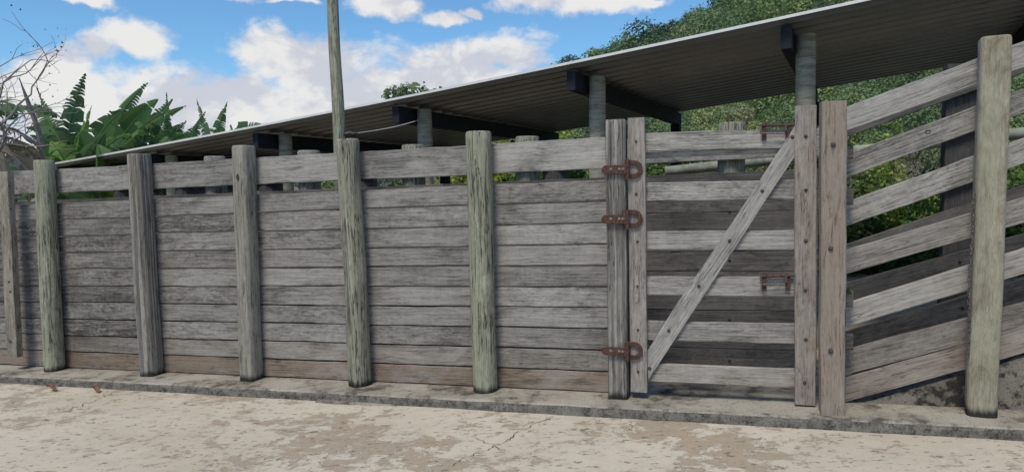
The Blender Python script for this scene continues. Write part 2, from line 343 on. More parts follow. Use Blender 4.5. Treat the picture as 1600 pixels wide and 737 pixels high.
def simple(name, c, rough=0.7, metal=0.0, var=0.25, scale=30, spec=0.3, c2=None, bstr=0.3):
    mt, g = mat_new(name); P = g.n('ShaderNodeNewGeometry').outputs['Position']; n = g.noise(P, scale, 6, 0.65)
    c2 = c2 or tuple(x*(1-var) for x in c)
    col = g.mix(g.step(n, 0.35, 0.68), c, c2); finish(g, col, rough, n, bstr, 0.003, spec, metal); return mt
M_RUST = simple('rusty_iron', (0.118, 0.060, 0.043), 0.85, 0.0, 0.6, 45, 0.25, (0.05, 0.029, 0.025))
M_BOLT = simple('dull_bolt', (0.12, 0.10, 0.09), 0.55, 0.5, 0.5, 90, 0.4, (0.06, 0.045, 0.04))
M_WASHER = simple('worn_bolt', (0.34, 0.32, 0.30), 0.5, 0.6, 0.5, 90, 0.4)
M_CHAIN = simple('galvanised_chain', (0.22, 0.21, 0.20), 0.55, 0.7, 0.6, 120, 0.4, (0.08, 0.06, 0.05))
M_EDGE = simple('bare_sheet_edge', (0.74, 0.74, 0.73), 0.4, 0.0, 0.1, 8)
M_CABLE = simple('white_cable', (0.62, 0.62, 0.60), 0.6)
M_PIPE = simple('pale_green_pole', (0.30, 0.33, 0.27), 0.8, 0, 0.45, 9)
M_TILE = simple('fibre_cement', (0.24, 0.23, 0.21), 0.9, 0, 0.5, 12)
M_BEAM = simple('dark_painted_beam', (0.020, 0.022, 0.034), 0.8, 0, 0.5, 8)
M_LEAFDRY = simple('dry_leaf', (0.20, 0.115, 0.075), 0.75, 0, 0.6, 40)
M_LAMP = simple('lamp_bakelite', (0.05, 0.045, 0.04), 0.5)

def make_roof():
    mt, g = mat_new('zinc_sheet'); P = g.n('ShaderNodeNewGeometry').outputs['Position']
    n = g.noise(P, 1.2, 6, 0.6); k = g.noise(P, 14, 5, 0.65)
    col = g.mix(g.step(n, 0.3, 0.7), (0.255, 0.268, 0.285), (0.20, 0.208, 0.22)); col = g.mix(g.m('MULTIPLY', g.step(k, 0.55, 0.75), 0.4), col, (0.16, 0.145, 0.135))
    finish(g, col, 0.38, k, 0.04, 0.002, 0.5, 0.45); return mt
M_ROOF = make_roof()

def make_leaf(name, stops, transl=0.35, rough=0.55, lo=0.55, hi=1.35):
    mt, g = mat_new(name); t = g.attr('tint').outputs['Fac']; r = g.attr('rnd').outputs['Fac']
    col = g.ramp(t, stops); col = g.mix(1.0, col, g.ramp(r, [(0.0, (lo, lo, lo)), (1.0, (hi, hi, hi*0.97))]), 'MULTIPLY')
    p = g.n('ShaderNodeBsdfPrincipled', {'Base Color': col, 'Roughness': rough, 'Specular IOR Level': 0.3})
    tr = g.n('ShaderNodeBsdfTranslucent', {0: col}); mx = g.n('ShaderNodeMixShader', {0: transl, 1: p.outputs[0], 2: tr.outputs[0]})
    g.n('ShaderNodeOutputMaterial', {0: mx.outputs[0]}); return mt
M_FOREST = make_leaf('forest_leaf', [(0.0, (0.055, 0.095, 0.065)), (0.3, (0.105, 0.17, 0.095)), (0.6, (0.19, 0.27, 0.11)), (0.85, (0.28, 0.36, 0.125)), (1.0, (0.33, 0.30, 0.19))], lo=0.82, hi=1.15)
M_SCRUB = make_leaf('scrub_leaf', [(0.0, (0.09, 0.14, 0.05)), (0.35, (0.15, 0.19, 0.08)), (0.6, (0.22, 0.215, 0.125)), (0.8, (0.27, 0.24, 0.17)), (1.0, (0.36, 0.31, 0.245))], lo=0.7, hi=1.22)
M_BUSH = make_leaf('bush_leaf', [(0.0, (0.035, 0.07, 0.03)), (0.45, (0.075, 0.145, 0.04)), (0.75, (0.15, 0.25, 0.05)), (1.0, (0.36, 0.42, 0.06))], lo=0.72, hi=1.2)
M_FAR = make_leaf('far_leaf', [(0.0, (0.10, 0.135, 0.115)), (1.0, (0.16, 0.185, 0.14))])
M_BANANA = make_leaf('banana_leaf', [(0.0, (0.075, 0.13, 0.07)), (0.5, (0.125, 0.22, 0.085)), (0.8, (0.22, 0.37, 0.085)), (1.0, (0.33, 0.52, 0.08))], 0.5, 0.42)
M_DRYBAN = make_leaf('dead_banana_leaf', [(0.0, (0.15, 0.12, 0.09)), (1.0, (0.40, 0.36, 0.30))], 0.25, 0.8)
M_BARK = simple('grey_bark', (0.27, 0.25, 0.225), 0.9, 0, 0.45, 9)
M_STEM = simple('banana_stem', (0.16, 0.16, 0.08), 0.7, 0, 0.5, 6, 0.3, (0.12, 0.085, 0.05))
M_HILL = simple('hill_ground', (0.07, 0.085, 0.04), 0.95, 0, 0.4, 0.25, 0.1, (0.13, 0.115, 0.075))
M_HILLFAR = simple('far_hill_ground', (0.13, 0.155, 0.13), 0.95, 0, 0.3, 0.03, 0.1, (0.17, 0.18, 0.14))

# ------------------------------------------------------------------ ground
def sheet(name, mat, x0, x1, y0, y1, drop, nx=2, ny=2, rough=0.0, kind='structure'):
    mb = MB(); idx = {}
    for i in range(nx+1):
        for j in range(ny+1):
            x = x0+(x1-x0)*i/nx; y = y0+(y1-y0)*j/ny
            z = zb(max(-60, min(60, x)))-drop + rough*mnoise.noise(Vector((x*0.7, y*0.7, 0)))
            idx[i, j] = mb.vert(FF.world((x, y, z)))
    for i in range(nx):
        for j in range(ny): mb.f.append((idx[i, j], idx[i+1, j], idx[i+1, j+1], idx[i, j+1]))
    return tag(mb.build(name, mat), kind=kind)
sheet('ground', M_DIRT, -600, 600, -600, 600, 0.14, 120, 120)
sheet('pavement', M_PAVE, -40, 40, -30, -0.27, KERB+0.0, 40, 14)
# footing with a rough worn kerb edge
def footing():
    mb = MB(); n = 260; rows = []
    prof = [(-0.285, -0.20), (-0.285, -KERB*0.9), (-0.281, -0.03), (-0.277, -0.010), (-0.262, 0.0), (-0.15, 0.0), (0.2, 0.0), (1.45, 0.0)]
    for i in range(n+1):
        s = -14+24*i/n; row = []
        for k, (y, z) in enumerate(prof):
            jy = (0.011*mnoise.noise(Vector((s*3, k*0.6, 1)))+0.007*mnoise.noise(Vector((s*13, k, 4)))) if k < 6 else 0
            jz = (0.004*mnoise.noise(Vector((s*4, k, 9)))+0.004*mnoise.noise(Vector((s*17, k, 2)))) if k < 5 else 0.002*mnoise.noise(Vector((s*3, k*3, 9)))
            row.append(mb.vert((s, y+jy, zb(s)+z+jz)))
        rows.append(row)
    for a, b in zip(rows[:-1], rows[1:]):
        for k in range(len(prof)-1): mb.f.append((a[k], b[k], b[k+1], a[k+1]))
    o = mb.build('kerb', M_SLAB); o.location = FF.o; o.rotation_euler = (0, 0, FF.a); tag(o, kind='structure')
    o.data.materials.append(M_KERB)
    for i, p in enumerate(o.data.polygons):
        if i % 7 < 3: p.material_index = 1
footing()

def crack(name, pts, w):
    mb = MB(); P = []
    fine = []
    for (a, b) in zip(pts[:-1], pts[1:]):
        for k in range(7): fine.append((a[0]+(b[0]-a[0])*k/7, a[1]+(b[1]-a[1])*k/7))
    L, Rr = [], []
    for i, (px, py) in enumerate(fine):
        p = FF.loc(ground_at(px+random.uniform(-4, 4), py+random.uniform(-1.2, 1.2), KERB+0.004-0.008))
        ww = 0.62*w*random.uniform(0.3, 1.5)*(0.3 if i in (0, len(fine)-1) else 1)
        L.append(mb.vert(FF.world((p.x-ww*0.6, p.y-ww, zb(p.x)-KERB+0.004)))); Rr.append(mb.vert(FF.world((p.x+ww*0.6, p.y+ww, zb(p.x)-KERB+0.004))))
    for i in range(len(fine)-1): mb.f.append((L[i], L[i+1], Rr[i+1], Rr[i]))
    tag(mb.build(name, M_KERB), kind='structure')
crack('pavement_crack', [(690, 737), (722, 717), (760, 702), (790, 688), (815, 672), (840, 660), (869, 648)], 0.0075)
crack('pavement_crack', [(745, 684), (765, 692), (785, 705)], 0.005)
crack('pavement_crack', [(100, 642), (130, 631), (158, 620), (180, 612)], 0.006)
crack('pavement_crack', [(984, 673), (986, 664), (986, 656)], 0.005)

# ------------------------------------------------------------------ front fence
fence = thing('wooden_fence', 'long weathered grey plank fence with upright posts along the kerb, left of the gate', 'fence', FF)
PX = [-6.0, -5.36, -4.09, -2.9, -1.775, -0.58, 0.545]
def top_line(s): return 1.592+0.0215*(s+5.3)          # top edge of the close boarding
def bays():
    edges = [-7.6]+PX[1:]
    for b in range(6):
        a, c = edges[b], edges[b+1]; mb = MB()
        rows = 10; off = [0]+[random.uniform(-0.006, 0.006) for _ in range(rows-1)]+[0]
        for k in range(rows):
            def zl(s, kk): 
                t = kk/rows; return (zb(s)+0.002)*(1-t)+top_line(s)*t+off[kk]*0.9
            gap = 0.0055
            z0a, z1a, z0c, z1c = zl(a, k)+gap, zl(a, k+1)-gap, zl(c, k)+gap, zl(c, k+1)-gap
            hw = ((z1a-z0a)+(z1c-z0c))/4
            y = 0.118+random.uniform(-0.004, 0.004)
            tint = 0.85 if k == 0 else (0.3 if k == 1 else random.choice((0, 0, 0.08)))
            mb.board((a+0.003, y, (z0a+z1a)/2), (c-0.003, y+random.uniform(-0.003, 0.003), (z0c+z1c)/2), (0, 0, hw), (0, 0.02, 0), tint=tint, jit=0.0035, rnd=random.uniform(0, 1)-(0.55 if b < 2 else 0.2 if b == 2 else 0))
        mb.build('plank_panel', M_PLANK, fence)
        ra = MB(); zr = lambda s: 1.937+0.0185*(s+5.3)
        ra.board((a+0.003, 0.122, zr(a)-0.122), (c-0.003, 0.122, zr(c)-0.122+random.uniform(-0.004, 0.004)), (0, 0, 0.122), (0, 0.024, 0), jit=0.004)
        ra.build('rail', M_RAIL, fence)
bays()
def fpost(tx, ty, bx, by, rad, mat, square=0.0, rot=0.0, r1=None, parent=fence, label=None, n=0.0, sides=24, dome=0, tint=0.0, name='post', slant=0.0, rnd=0.3):
    s1 = FF.at(tx, ty, n)[0]; z1 = FF.at(tx, ty, n-0.04)[1]; s0, _ = FF.at(bx, by, n)
    mb = MB(); mb.post((s0, n, zb(s0)-0.03), (s1, n, z1), rad, r1 or rad*0.98, sides=sides, square=square, rot=rot, tint=tint, slant=slant, rnd=rnd)
    return mb.build(name, mat, parent, smooth=True, label=label)
fpost(68, 250, 86, 583, 0.098, M_POSTG, label='round greenish post leaning a little, nearest the left end')
fpost(217, 240, 238, 592, 0.084, M_RIB, square=7, rot=0.06, sides=40, label='square deeply ribbed grey post')
fpost(380, 227, 393, 600, 0.086, M_SQ, square=4.2, rot=-0.12, sides=32, label='squared smooth grey post with a knot near the top')
fpost(543, 217, 564, 607, 0.102, M_POST, slant=0.05, r1=0.098, label='round grey post below the tall pole')
fpost(747, 205, 759, 613, 0.100, M_POSTG, r1=0.105, label='round pale green post')
fpost(963, 187, 968, 627, 0.078, M_RIB, square=9, rot=0.02, sides=40, label='square furrowed post carrying the gate hinges')
def knot(parent, px, py, n, w, h):
    s, z = FF.at(px, py, n); mb = MB(); rings = []
    for (q, d) in ((1.25, 0.004), (1.0, -0.001), (0.6, 0.0035), (0.15, 0.004)):
        rings.append([mb.vert((s+w*q*math.cos(2*math.pi*k/14), n+d, z+h*q*math.sin(2*math.pi*k/14)), (k*0.01, q*0.1, 0), 0.2) for k in range(14)])
    mb.loft(rings); return mb.build('knot', M_DARKW, parent, smooth=True)
knot([c for c in fence.children if 'knot near' in c.get('label', '')][0], 371, 277, -0.088, 0.012, 0.028)
s0, z0 = FF.at(18, 558, -0.1); s1, z1 = FF.at(3, 268, -0.1)
mb = MB(); mb.board((s0, -0.06, z0), (s1, -0.06, z1), (0.07, 0, 0), (0, 0.035, 0), tint=0.25); b0 = mb.build('batten', M_SQ, fence, label='upright board hanging clear of the footing at the left end')
def bolt(parent, s, y, z, r=0.011, mat=None):
    r *= 0.72
    mb = MB(); rings = []
    for (d, rr) in ((0.0, r*1.5), (0.003, r*1.5), (0.0035, r), (0.009, r*0.9), (0.012, r*0.5)):
        rings.append([mb.vert((s+rr*math.cos(2*math.pi*k/10), y-d, z+rr*math.sin(2*math.pi*k/10))) for k in range(10)])
    mb.loft(rings); return mb.build('bolt', mat or M_BOLT, parent, smooth=True)
for px, py in ((17, 325), (14, 440), (16, 455), (17, 533)):
    s, z = FF.at(px, py, -0.095); bolt(b0, s, -0.096, z)

# ------------------------------------------------------------------ gate
gate = thing('wooden_gate', 'weathered board gate with diagonal brace and rusty hinges between two square posts', 'gate', FF)
def gboard(mb, xl, tl, bl, xr, tr, br, y, th, **kw):
    sa, za = FF.at(xl, tl, y-th); _, zc = FF.at(xl, bl, y-th); sb_, zd = FF.at(xr, tr, y-th); _, ze = FF.at(xr, br, y-th)
    mb.board((sa, y, (za+zc)/2), (sb_, y, (zd+ze)/2), (0, 0, ((za-zc)+(zd-ze))/4), (0, th, 0), **kw)
for (tl, bl, tr, br, tint) in ((207, 237, 201, 230, 0), (286, 314, 280, 311, 0), (362, 390, 359, 390, 0), (432, 461, 432, 463, 0.1), (501, 531, 506, 537, 0.1), (567, 594, 577, 607, 0.45)):
    mb = MB(); gboard(mb, 1000, tl, bl, 1252, tr, br, 0.03, 0.018, tint=tint, jit=0.003); mb.build('board', M_GATE, gate)
mb = MB(); gboard(mb, 1000, 237.5, 247.5, 1252, 229, 237, 0.07, 0.018, jit=0.003); mb.build('board', M_GATE, gate)
sa, za = FF.at(994, 184, -0.03); sb_, zb_ = FF.at(998, 612, -0.03)
mb = MB(); mb.board((sb_, -0.012, zb_), (sa, -0.012, za), (0.064, 0, 0), (0, 0.024, 0), jit=0.003, tint=0.15); st1 = mb.build('stile', M_STILE, gate)
sa, za = FF.at(1259, 165, -0.03); sb_, zb_ = FF.at(1258, 632, -0.03)
mb = MB(); mb.board((sb_, -0.012, zb_), (sa, -0.012, za), (0.071, 0, 0), (0, 0.024, 0), jit=0.003, tint=0.35); st2 = mb.build('stile', M_STILE, gate)
# brace, cut to meet the stiles
def prism(name, poly, y0, y1, mat, parent, along=None):
    mb = MB(); off = random.uniform(0, 50); ax = Vector(along or (1, 0)).normalized(); nx = Vector((-ax.y, ax.x))
    rings = [[mb.vert((s, y, z), (ax.dot(Vector((s, z)))+off, nx.dot(Vector((s, z)))+off, y+off), 0.6, 0.0) for (s, z) in poly] for y in (y0, y1)]
    mb.loft(rings); return mb.build(name, mat, parent, bevel=0.003)
pl = [FF.at(x, y, -0.012) for (x, y) in ((1013, 593), (1009, 552), (1060, 470), (1115, 391), (1180, 293), (1245, 192), (1245, 240), (1195, 315), (1134, 410))]
br = prism('brace', pl, -0.012, 0.0115, M_GATE, gate, (pl[5][0]-pl[1][0], pl[5][1]-pl[1][1]))
for px, py in ((994, 221), (994, 303), (996, 377), (996, 447), (997, 515), (997, 580)): s, z = FF.at(px, py, -0.036); bolt(st1, s, -0.0365, z, 0.009)
for px, py in ((1259, 213), (1259, 297), (1259, 376), (1258, 453), (1259, 530), (1257, 597)): s, z = FF.at(px, py, -0.036); bolt(st2, s, -0.0365, z, 0.012)
for px, py in ((1238, 214), (1191, 298), (1140, 376), (1092, 447), (1045, 516), (1015, 575)): s, z = FF.at(px, py, -0.014); bolt(br, s, -0.0125, z, 0.012)

def hinge(cy, cx0=940, xs=979):
    y = -0.095
    s0_, z0 = FF.at(cx0, cy+1, y); s1_, _ = FF.at(xs, cy, y); s2_, _ = FF.at(1003, cy, y)
    hh = 0.033; mb = MB(); n = 10
    # strap with a rounded end lying across the post
    for yy in (y, y-0.009):
        pass
    poly = [(s1_, z0-hh), (s1_, z0+hh)]+[(s0_+hh+hh*math.cos(a), z0+hh*math.sin(a)) for a in [math.pi/2+math.pi*k/8 for k in range(9)]]
    rings = [[mb.vert((s, yy, z)) for (s, z) in poly] for yy in (y, y-0.010)]; mb.loft(rings)
    root = mb.build('hinge', M_RUST, gate, bevel=0.002)
    # D-shaped loop reaching over the stile
    d = MB(); ro = 0.068; ri = 0.036; yl = -0.040; xk = s1_+0.006
    outer = [(xk, -ro), (s2_-ro, -ro)]+[(s2_-ro+ro*math.cos(a), ro*math.sin(a)) for a in [-math.pi/2+math.pi*k/14 for k in range(1, 14)]]+[(s2_-ro, ro), (xk, ro)]
    inner = [(xk, -ri), (s2_-ro, -ri)]+[(s2_-ro+ri*math.cos(a), ri*math.sin(a)) for a in [-math.pi/2+math.pi*k/14 for k in range(1, 14)]]+[(s2_-ro, ri), (xk, ri)]
    loops = []
    for (o_, i_) in zip(outer, inner):
        loops.append([d.vert((o_[0], yl, z0+o_[1])), d.vert((i_[0], yl, z0+i_[1])), d.vert((i_[0], yl-0.016, z0+i_[1])), d.vert((o_[0], yl-0.016, z0+o_[1]))])
    d.loft(loops)
    d.build('loop', M_RUST, root, bevel=0.003)
    k = MB(); k.tube([(s1_+0.004, -0.085, z0-0.074), (s1_+0.004, -0.085, z0), (s1_+0.004, -0.085, z0+0.074)], 0.017, 10); k.build('knuckle', M_RUST, root, smooth=True)
    for px in (955, 968, 973.5): s, _ = FF.at(px, cy, y); bolt(root, s, y-0.010, z0+0.002, 0.0105, M_WASHER)
for cy in (264.5, 341.5, 546): hinge(cy)

def latch(px0, py0):
    """sliding bolt: two brackets, a bar through them and a wire handle"""
    y = 0.008
    def P(dx, dy): return FF.at(px0+dx, py0+dy, y)
    root = None
    for dx, h in ((4, 26), (41, 24)):
        a = P(dx, -1); b = P(dx, h); mb = MB(); mb.box((a[0]-0.015, y-0.02, b[1]), (a[0]+0.015, y+0.003, a[1]))
        if root is None: root = mb.build('latch', M_RUST, gate, bevel=0.003)
        else: mb.build('bracket', M_RUST, root, bevel=0.003)
    a = P(-3, 3); b = P(50, 2); mb = MB(); mb.tube([(a[0], y-0.018, a[1]), ((a[0]+b[0])/2, y-0.018, (a[1]+b[1])/2), (b[0], y-0.018, b[1])], 0.011, 10); mb.build('bolt_bar', M_RUST, root, smooth=True)
    c = [P(-1, 2), P(-1, 12), P(1, 15), P(36, 15), P(38, 12), P(38, 2)]
    mb = MB(); mb.tube([(q[0], y-0.034, q[1]) for q in c], 0.006, 8); mb.build('handle', M_CHAIN, root, smooth=True)
latch(1190, 193.5); latch(1190, 428)

# ------------------------------------------------------------------ ramp fence to the right of the gate
ramp = thing('loading_ramp_fence', 'climbing grey board rails of the loading ramp, on the near side right of the gate', 'fence', FF)
s0, z0 = FF.at(1296, 655, -0.22); s1, z1 = FF.at(1298, 158, -0.2)
s0 += 0.022; s1 += 0.022
mb = MB(); mb.board((s0, -0.13, zb(s0)-0.01), (s1, -0.13, z1), (0.078, 0, 0), (0, 0.08, 0), tint=0.4, rnd=0.6, jit=0.003, ch=0.008); p7 = mb.build('post', M_LATCH, ramp, label='square brownish latch post beside the gate')
for px, py in ((1302, 226), (1298, 388), (1298, 548)): s, z = FF.at(px, py, -0.215); bolt(p7, s, -0.2155, z, 0.015, M_BOLT)
def p8():
    s1 = FF.at(1553, 57, 0)[0]; z1 = FF.at(1553, 57, -0.05)[1]; s0, _ = FF.at(1533, 656, 0)
    mb = MB(); mb.post((s0, 0, zb(s0)-0.02), (s1, 0, z1), 0.089, 0.087, sides=44, square=4.6, rot=-0.13, tint=0.3, rnd=0.8); return mb.build('post', M_PALE, ramp, smooth=True, label='stout pale yellowish post with rounded corners')
p8()
def ramp_rail(parent, xa, ta, ba, xb, tb, bb, y, mat, th=0.02, ext=2.2, back=0.0, tint=0.0, name='rail'):
    a1 = FF.at(xa, ta, y-th); a0 = FF.at(xa, ba, y-th); b1 = FF.at(xb, tb, y-th); b0 = FF.at(xb, bb, y-th)
    A = Vector((a1[0], y, (a1[1]+a0[1])/2)); B = Vector((b1[0], y, (b1[1]+b0[1])/2)); d = (B-A).normalized()
    nrm = Vector((-d.z, 0, d.x)); hw = ((a1[1]-a0[1])+(b1[1]-b0[1]))/4*d.x
    A2 = A - d*back; B2 = B + d*ext
    mb = MB(); mb.board(A2, B2, nrm*hw, (0, th, 0), jit=0.003, tint=tint, end_a=hw*d.z/d.x, end_b=hw*d.z/d.x)
    return mb.build(name, mat, parent)
RA = [(1322, 168, 205, 1526, 91, 133), (1322, 241, 278, 1523, 167, 205), (1322, 317, 353, 1521, 243, 285), (1321, 389, 430, 1516, 335, 371),
      (1322, 474, 511, 1514, 414, 454), (1321, 546, 586, 1511, 497, 536.5), (1321, 588, 630, 1510, 538, 575)]
for i, r_ in enumerate(RA): ramp_rail(ramp, *r_, 0.13, M_GATE if i < 5 else M_RAIL, tint=(0, 0, 0, 0.1, 0.1, 0.3, 0.6)[i])
knot([c for c in ramp.children if c.name.startswith('rail')][1], 1450, 206, 0.1085, 0.016, 0.012)
# stub ends bolted behind the latch post
for cy in (236, 307, 467, 533):
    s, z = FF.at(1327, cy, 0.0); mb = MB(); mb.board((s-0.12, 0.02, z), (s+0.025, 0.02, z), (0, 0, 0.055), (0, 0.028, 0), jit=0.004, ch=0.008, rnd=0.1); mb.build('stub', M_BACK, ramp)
# far side of the ramp
far = thing('ramp_far_fence', 'shaded far side of the loading ramp with dark climbing boards and a dark post', 'fence', FF)
for r_ in ((1326, 180, 213, 1524, 105, 142), (1322, 246, 276, 1523, 172, 203), (1322, 322, 351, 1521, 249, 283), (1330, 378, 412, 1518, 317, 351),
           (1335, 437, 470, 1514, 390, 420), (1336, 515, 548, 1513, 459, 500), (1336, 560, 590, 1513, 510, 545)):
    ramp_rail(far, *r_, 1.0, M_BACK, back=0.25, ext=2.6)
s, z = FF.at(1503, 101, 1.1)
mb = MB(); mb.board((s, 1.10, zb(s)-0.05), (s, 1.10, z), (0.118, 0, 0), (0, 0.07, 0), jit=0.003, rnd=0.2); mb.build('post', M_DARKW, far)
for px, py in ((1500, 408), (1504, 480)): s, z = FF.at(px, py, 0.97); bolt(far, s, 0.977, z, 0.012)
# concrete base under the ramp
def ramp_base():
    mb = MB(); n = 40; y0, y1 = 0.135, 0.30; rows = []
    A = FF.at(1321, 634, y0); B = FF.at(1510, 579, y0)
    k = (B[1]-A[1])/(B[0]-A[0])
    for i in range(n+1):
        s = A[0]+0.02+i*3.2/n; top = max(zb(s)+0.004, A[1]+k*(s-A[0])-0.02+0.008*mnoise.noise(Vector((s*5, 2, 2))))
        rows.append([mb.vert((s, y0+0.006*mnoise.noise(Vector((s*4, 0, 1))), zb(s)-0.05)), mb.vert((s, y0+0.008*mnoise.noise(Vector((s*4, 3, 1))), top)), mb.vert((s, 0.92, top)), mb.vert((s, 0.92, zb(s)-0.05))])
    mb.loft(rows); o = mb.build('concrete_wall', M_WALL); o.location = FF.o; o.rotation_euler = (0, 0, FF.a)
    tag(o, 'low stained concrete base rising under the ramp boards', 'wall')
ramp_base()
# chain hanging at the side of the pale post
def chain():
    mb = MB(); top = FF.at(1521, 306, -0.05); bot = FF.at(1512, 556, -0.05); n = 30
    for i in range(n):
        t = i/(n-1); s = top[0]+(bot[0]-top[0])*t+0.006*math.sin(t*9); z = top[1]+(bot[1]-top[1])*t; L = (top[1]-bot[1])/n*0.66; w = 0.0085
        pts = []
        for k in range(13):
            a = 2*math.pi*k/12; u, v = w*math.cos(a), L*math.sin(a)
            pts.append((s+u, -0.05, z+v) if i % 2 else (s, -0.05+u, z+v))
        mb.tube(pts, 0.0038, 6, cap=False)
    o = mb.build('chain', M_CHAIN, smooth=True); o.location = FF.o; o.rotation_euler = (0, 0, FF.a); tag(o, 'rusty steel chain hanging down the edge of the stout pale post', 'chain')
chain()

# ------------------------------------------------------------------ second fence: far side of the cattle chute
NB = 0.9
back = thing('chute_fence', 'shaded plank fence of the cattle chute standing parallel just behind the front fence', 'fence', FF)
def btop(s): return 1.640+0.0235*(s+5.3)
segs = [-7.4, -4.3, -1.3, 2.06]
za_ = FF.at(90, 312, NB); zc_ = FF.at(946, 277, NB); kk = (zc_[1]-za_[1])/(zc_[0]-za_[0])
def btop(s): return za_[1]+kk*(s-za_[0])
for a, c in zip(segs[:-1], segs[1:]):
    mb = MB()
    for k in range(10):
        def zl(s, q): t = q/10; return (zb(s)+0.03)*(1-t)+btop(s)*t
        mb.board((a+0.002, NB+0.02+random.uniform(-0.004, 0.004), (zl(a, k)+zl(a, k+1))/2), (c-0.002, NB+0.02, (zl(c, k)+zl(c, k+1))/2), (0, 0, (zl(a, k+1)-zl(a, k))/2-0.003), (0, 0.02, 0), jit=0.003)
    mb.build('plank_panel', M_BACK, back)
r1 = FF.at(570, 283, NB); r2 = FF.at(940, 251.5, NB); kr = (r2[1]-r1[1])/(r2[0]-r1[0])
r1 = FF.at(650, 272.5, NB)
for a, c in ((-7.2, -4.3), (-4.3, -1.3), (-1.3, 2.06)):
    zr = lambda s: r1[1]+0.0195*(s-r1[0])
    mb = MB(); mb.board((a+0.002, NB+0.02, zr(a)+0.11), (c-0.002, NB+0.02, zr(c)+0.11), (0, 0, 0.11), (0, 0.022, 0), jit=0.004); mb.build('rail', M_RAIL, back)
for px, py in ((331, 244), (478, 235), (643, 226), (822, 213), (1143, 191)):
    s, z = FF.at(px, py, 1.02); mb = MB(); mb.post((s, 1.06, zb(s)-0.06), (s, 1.06, z), 0.118, 0.115, sides=24, rnd=0.4); mb.build('post', M_POST if px > 600 else M_SQ, back, smooth=True)
for py in (280, 330, 406, 499, 563):
    s, z = FF.at(1140, py, NB-0.01); bolt(back, s, NB-0.003, z, 0.012)

# ------------------------------------------------------------------ third fence, the shed's shade put into its dark wood
N3 = 1.9
third = thing('shade_fence', 'dark rail on squat dark posts in the shade under the shed roof', 'fence', FF)
for (xa, ya, ba, xb, yb, bb) in ((20, 292, 303, 420, 274, 288), (420, 274, 287.5, 946, 245, 261), (946, 243, 261, 1240, 232, 243)):
    a1 = FF.at(xa, ya, N3); b1 = FF.at(xb, yb, N3); a0 = FF.at(xa, ba, N3); b0 = FF.at(xb, bb, N3)
    hw = ((a1[1]-a0[1])+(b1[1]-b0[1]))/4+0.02
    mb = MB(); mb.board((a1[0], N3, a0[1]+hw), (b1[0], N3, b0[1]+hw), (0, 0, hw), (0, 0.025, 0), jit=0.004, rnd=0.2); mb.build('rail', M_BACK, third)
for px in (191, 288, 420, 566, 868):
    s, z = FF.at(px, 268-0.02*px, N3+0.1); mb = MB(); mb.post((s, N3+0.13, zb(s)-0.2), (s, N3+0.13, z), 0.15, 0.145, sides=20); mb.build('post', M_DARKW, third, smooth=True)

# ------------------------------------------------------------------ cattle shed
shed = thing('cattle_shed', 'open cattle shed with sloping corrugated metal roof on round concrete posts', 'shed', SF)
def roof_z(x):                                # x runs to the right; the roof falls, sagging slightly, to the left
    t = -x; return 3.225-0.106*t+0.00135*t*t
Y0, Y1, XL, XR = -0.52, 5.05, -12.0, 5.5
POSTX = [2.4, 0.0, -2.25, -4.63, -7.05, -9.5]
def roof():
    mb = MB(); nx = 36; waves = 19; ny = waves*10; top = []; bot = []
    def prof(j):                              # broad trapezoidal ribs
        k = j % 10; return 0.052 if k in (0, 1, 2, 9) else 0.0 if k in (4, 5, 6, 7) else 0.026
    for i in range(nx+1):
        x = XL+(XR-XL)*i/nx; zt = []; 
        top.append([mb.vert((x, Y0+(Y1-Y0)*j/ny, roof_z(x)+prof(j)+0.004)) for j in range(ny+1)])
    for i in range(nx):
        for j in range(ny): mb.f.append((top[i][j], top[i+1][j], top[i+1][j+1], top[i][j+1]))
    o = mb.build('roof', M_ROOF, shed); sm = o.modifiers.new('thickness', 'SOLIDIFY'); sm.thickness = 0.003; sm.offset = 1
    e = MB(); rings = []
    for i in range(nx+1):
        x = XL+(XR-XL)*i/nx; z = roof_z(x)
        rings.append([e.vert((x, Y0-0.006, z+0.032)), e.vert((x, Y0-0.006, z+0.060)), e.vert((x, Y0+0.02, z+0.062)), e.vert((x, Y0-0.001, z+0.032))])
    e.loft(rings); e.build('edge_trim', M_EDGE, o)
    return o
roof()
for x in POSTX:
    z = roof_z(x-0.16)-0.004
    b = MB(); zz = z-0.105-0.02
    b.board((x-0.16, -0.42, zz), (x-0.16, Y1-0.1, zz), (0, 0, 0.105), (0.05, 0, 0), jit=0.002); b.build('beam', M_BEAM, shed)
    p = MB(); p.post((x, 0, gz(*SF.world((x, 0, 0)).xy)-0.1), (x, 0, z-0.03), 0.105, 0.095, sides=22, wob=0.01); p.build('post', M_CPOST, shed, smooth=True)
    q = MB(); q.board((x-0.16, 4.72, gz(*SF.world((x, 4.7, 0)).xy)-0.1), (x-0.16, 4.72, zz-0.107), (0.08, 0, 0), (0, 0.08, 0)); q.build('post', M_BEAM, shed, label='dark square rear post')
def lamp(px, py, x, sz=1.0):
    # bulb holder hanging under the second beam
    z = roof_z(x-0.16)-0.235
    d = ray(px, py); t = ((SF.o-CAM).dot(SF.X)+(x-0.16))/d.dot(SF.X); y = SF.loc(CAM+d*t).y
    mb = MB(); rings = []
    for (dz, r) in ((0.0, 0.006), (-0.06, 0.006), (-0.061, 0.03), (-0.10, 0.042), (-0.15, 0.045), (-0.16, 0.02)):
        rings.append([mb.vert((r*math.cos(2*math.pi*k/14), r*math.sin(2*math.pi*k/14), dz)) for k in range(14)])
    mb.loft(rings); o = mb.build('hanging_lamp', M_LAMP, smooth=True); o.location = SF.world((x, y, z)); return o
tag(lamp(787, 200, -4.63), 'small dark lamp holder hanging under the beam left of the hinge post', 'lamp')

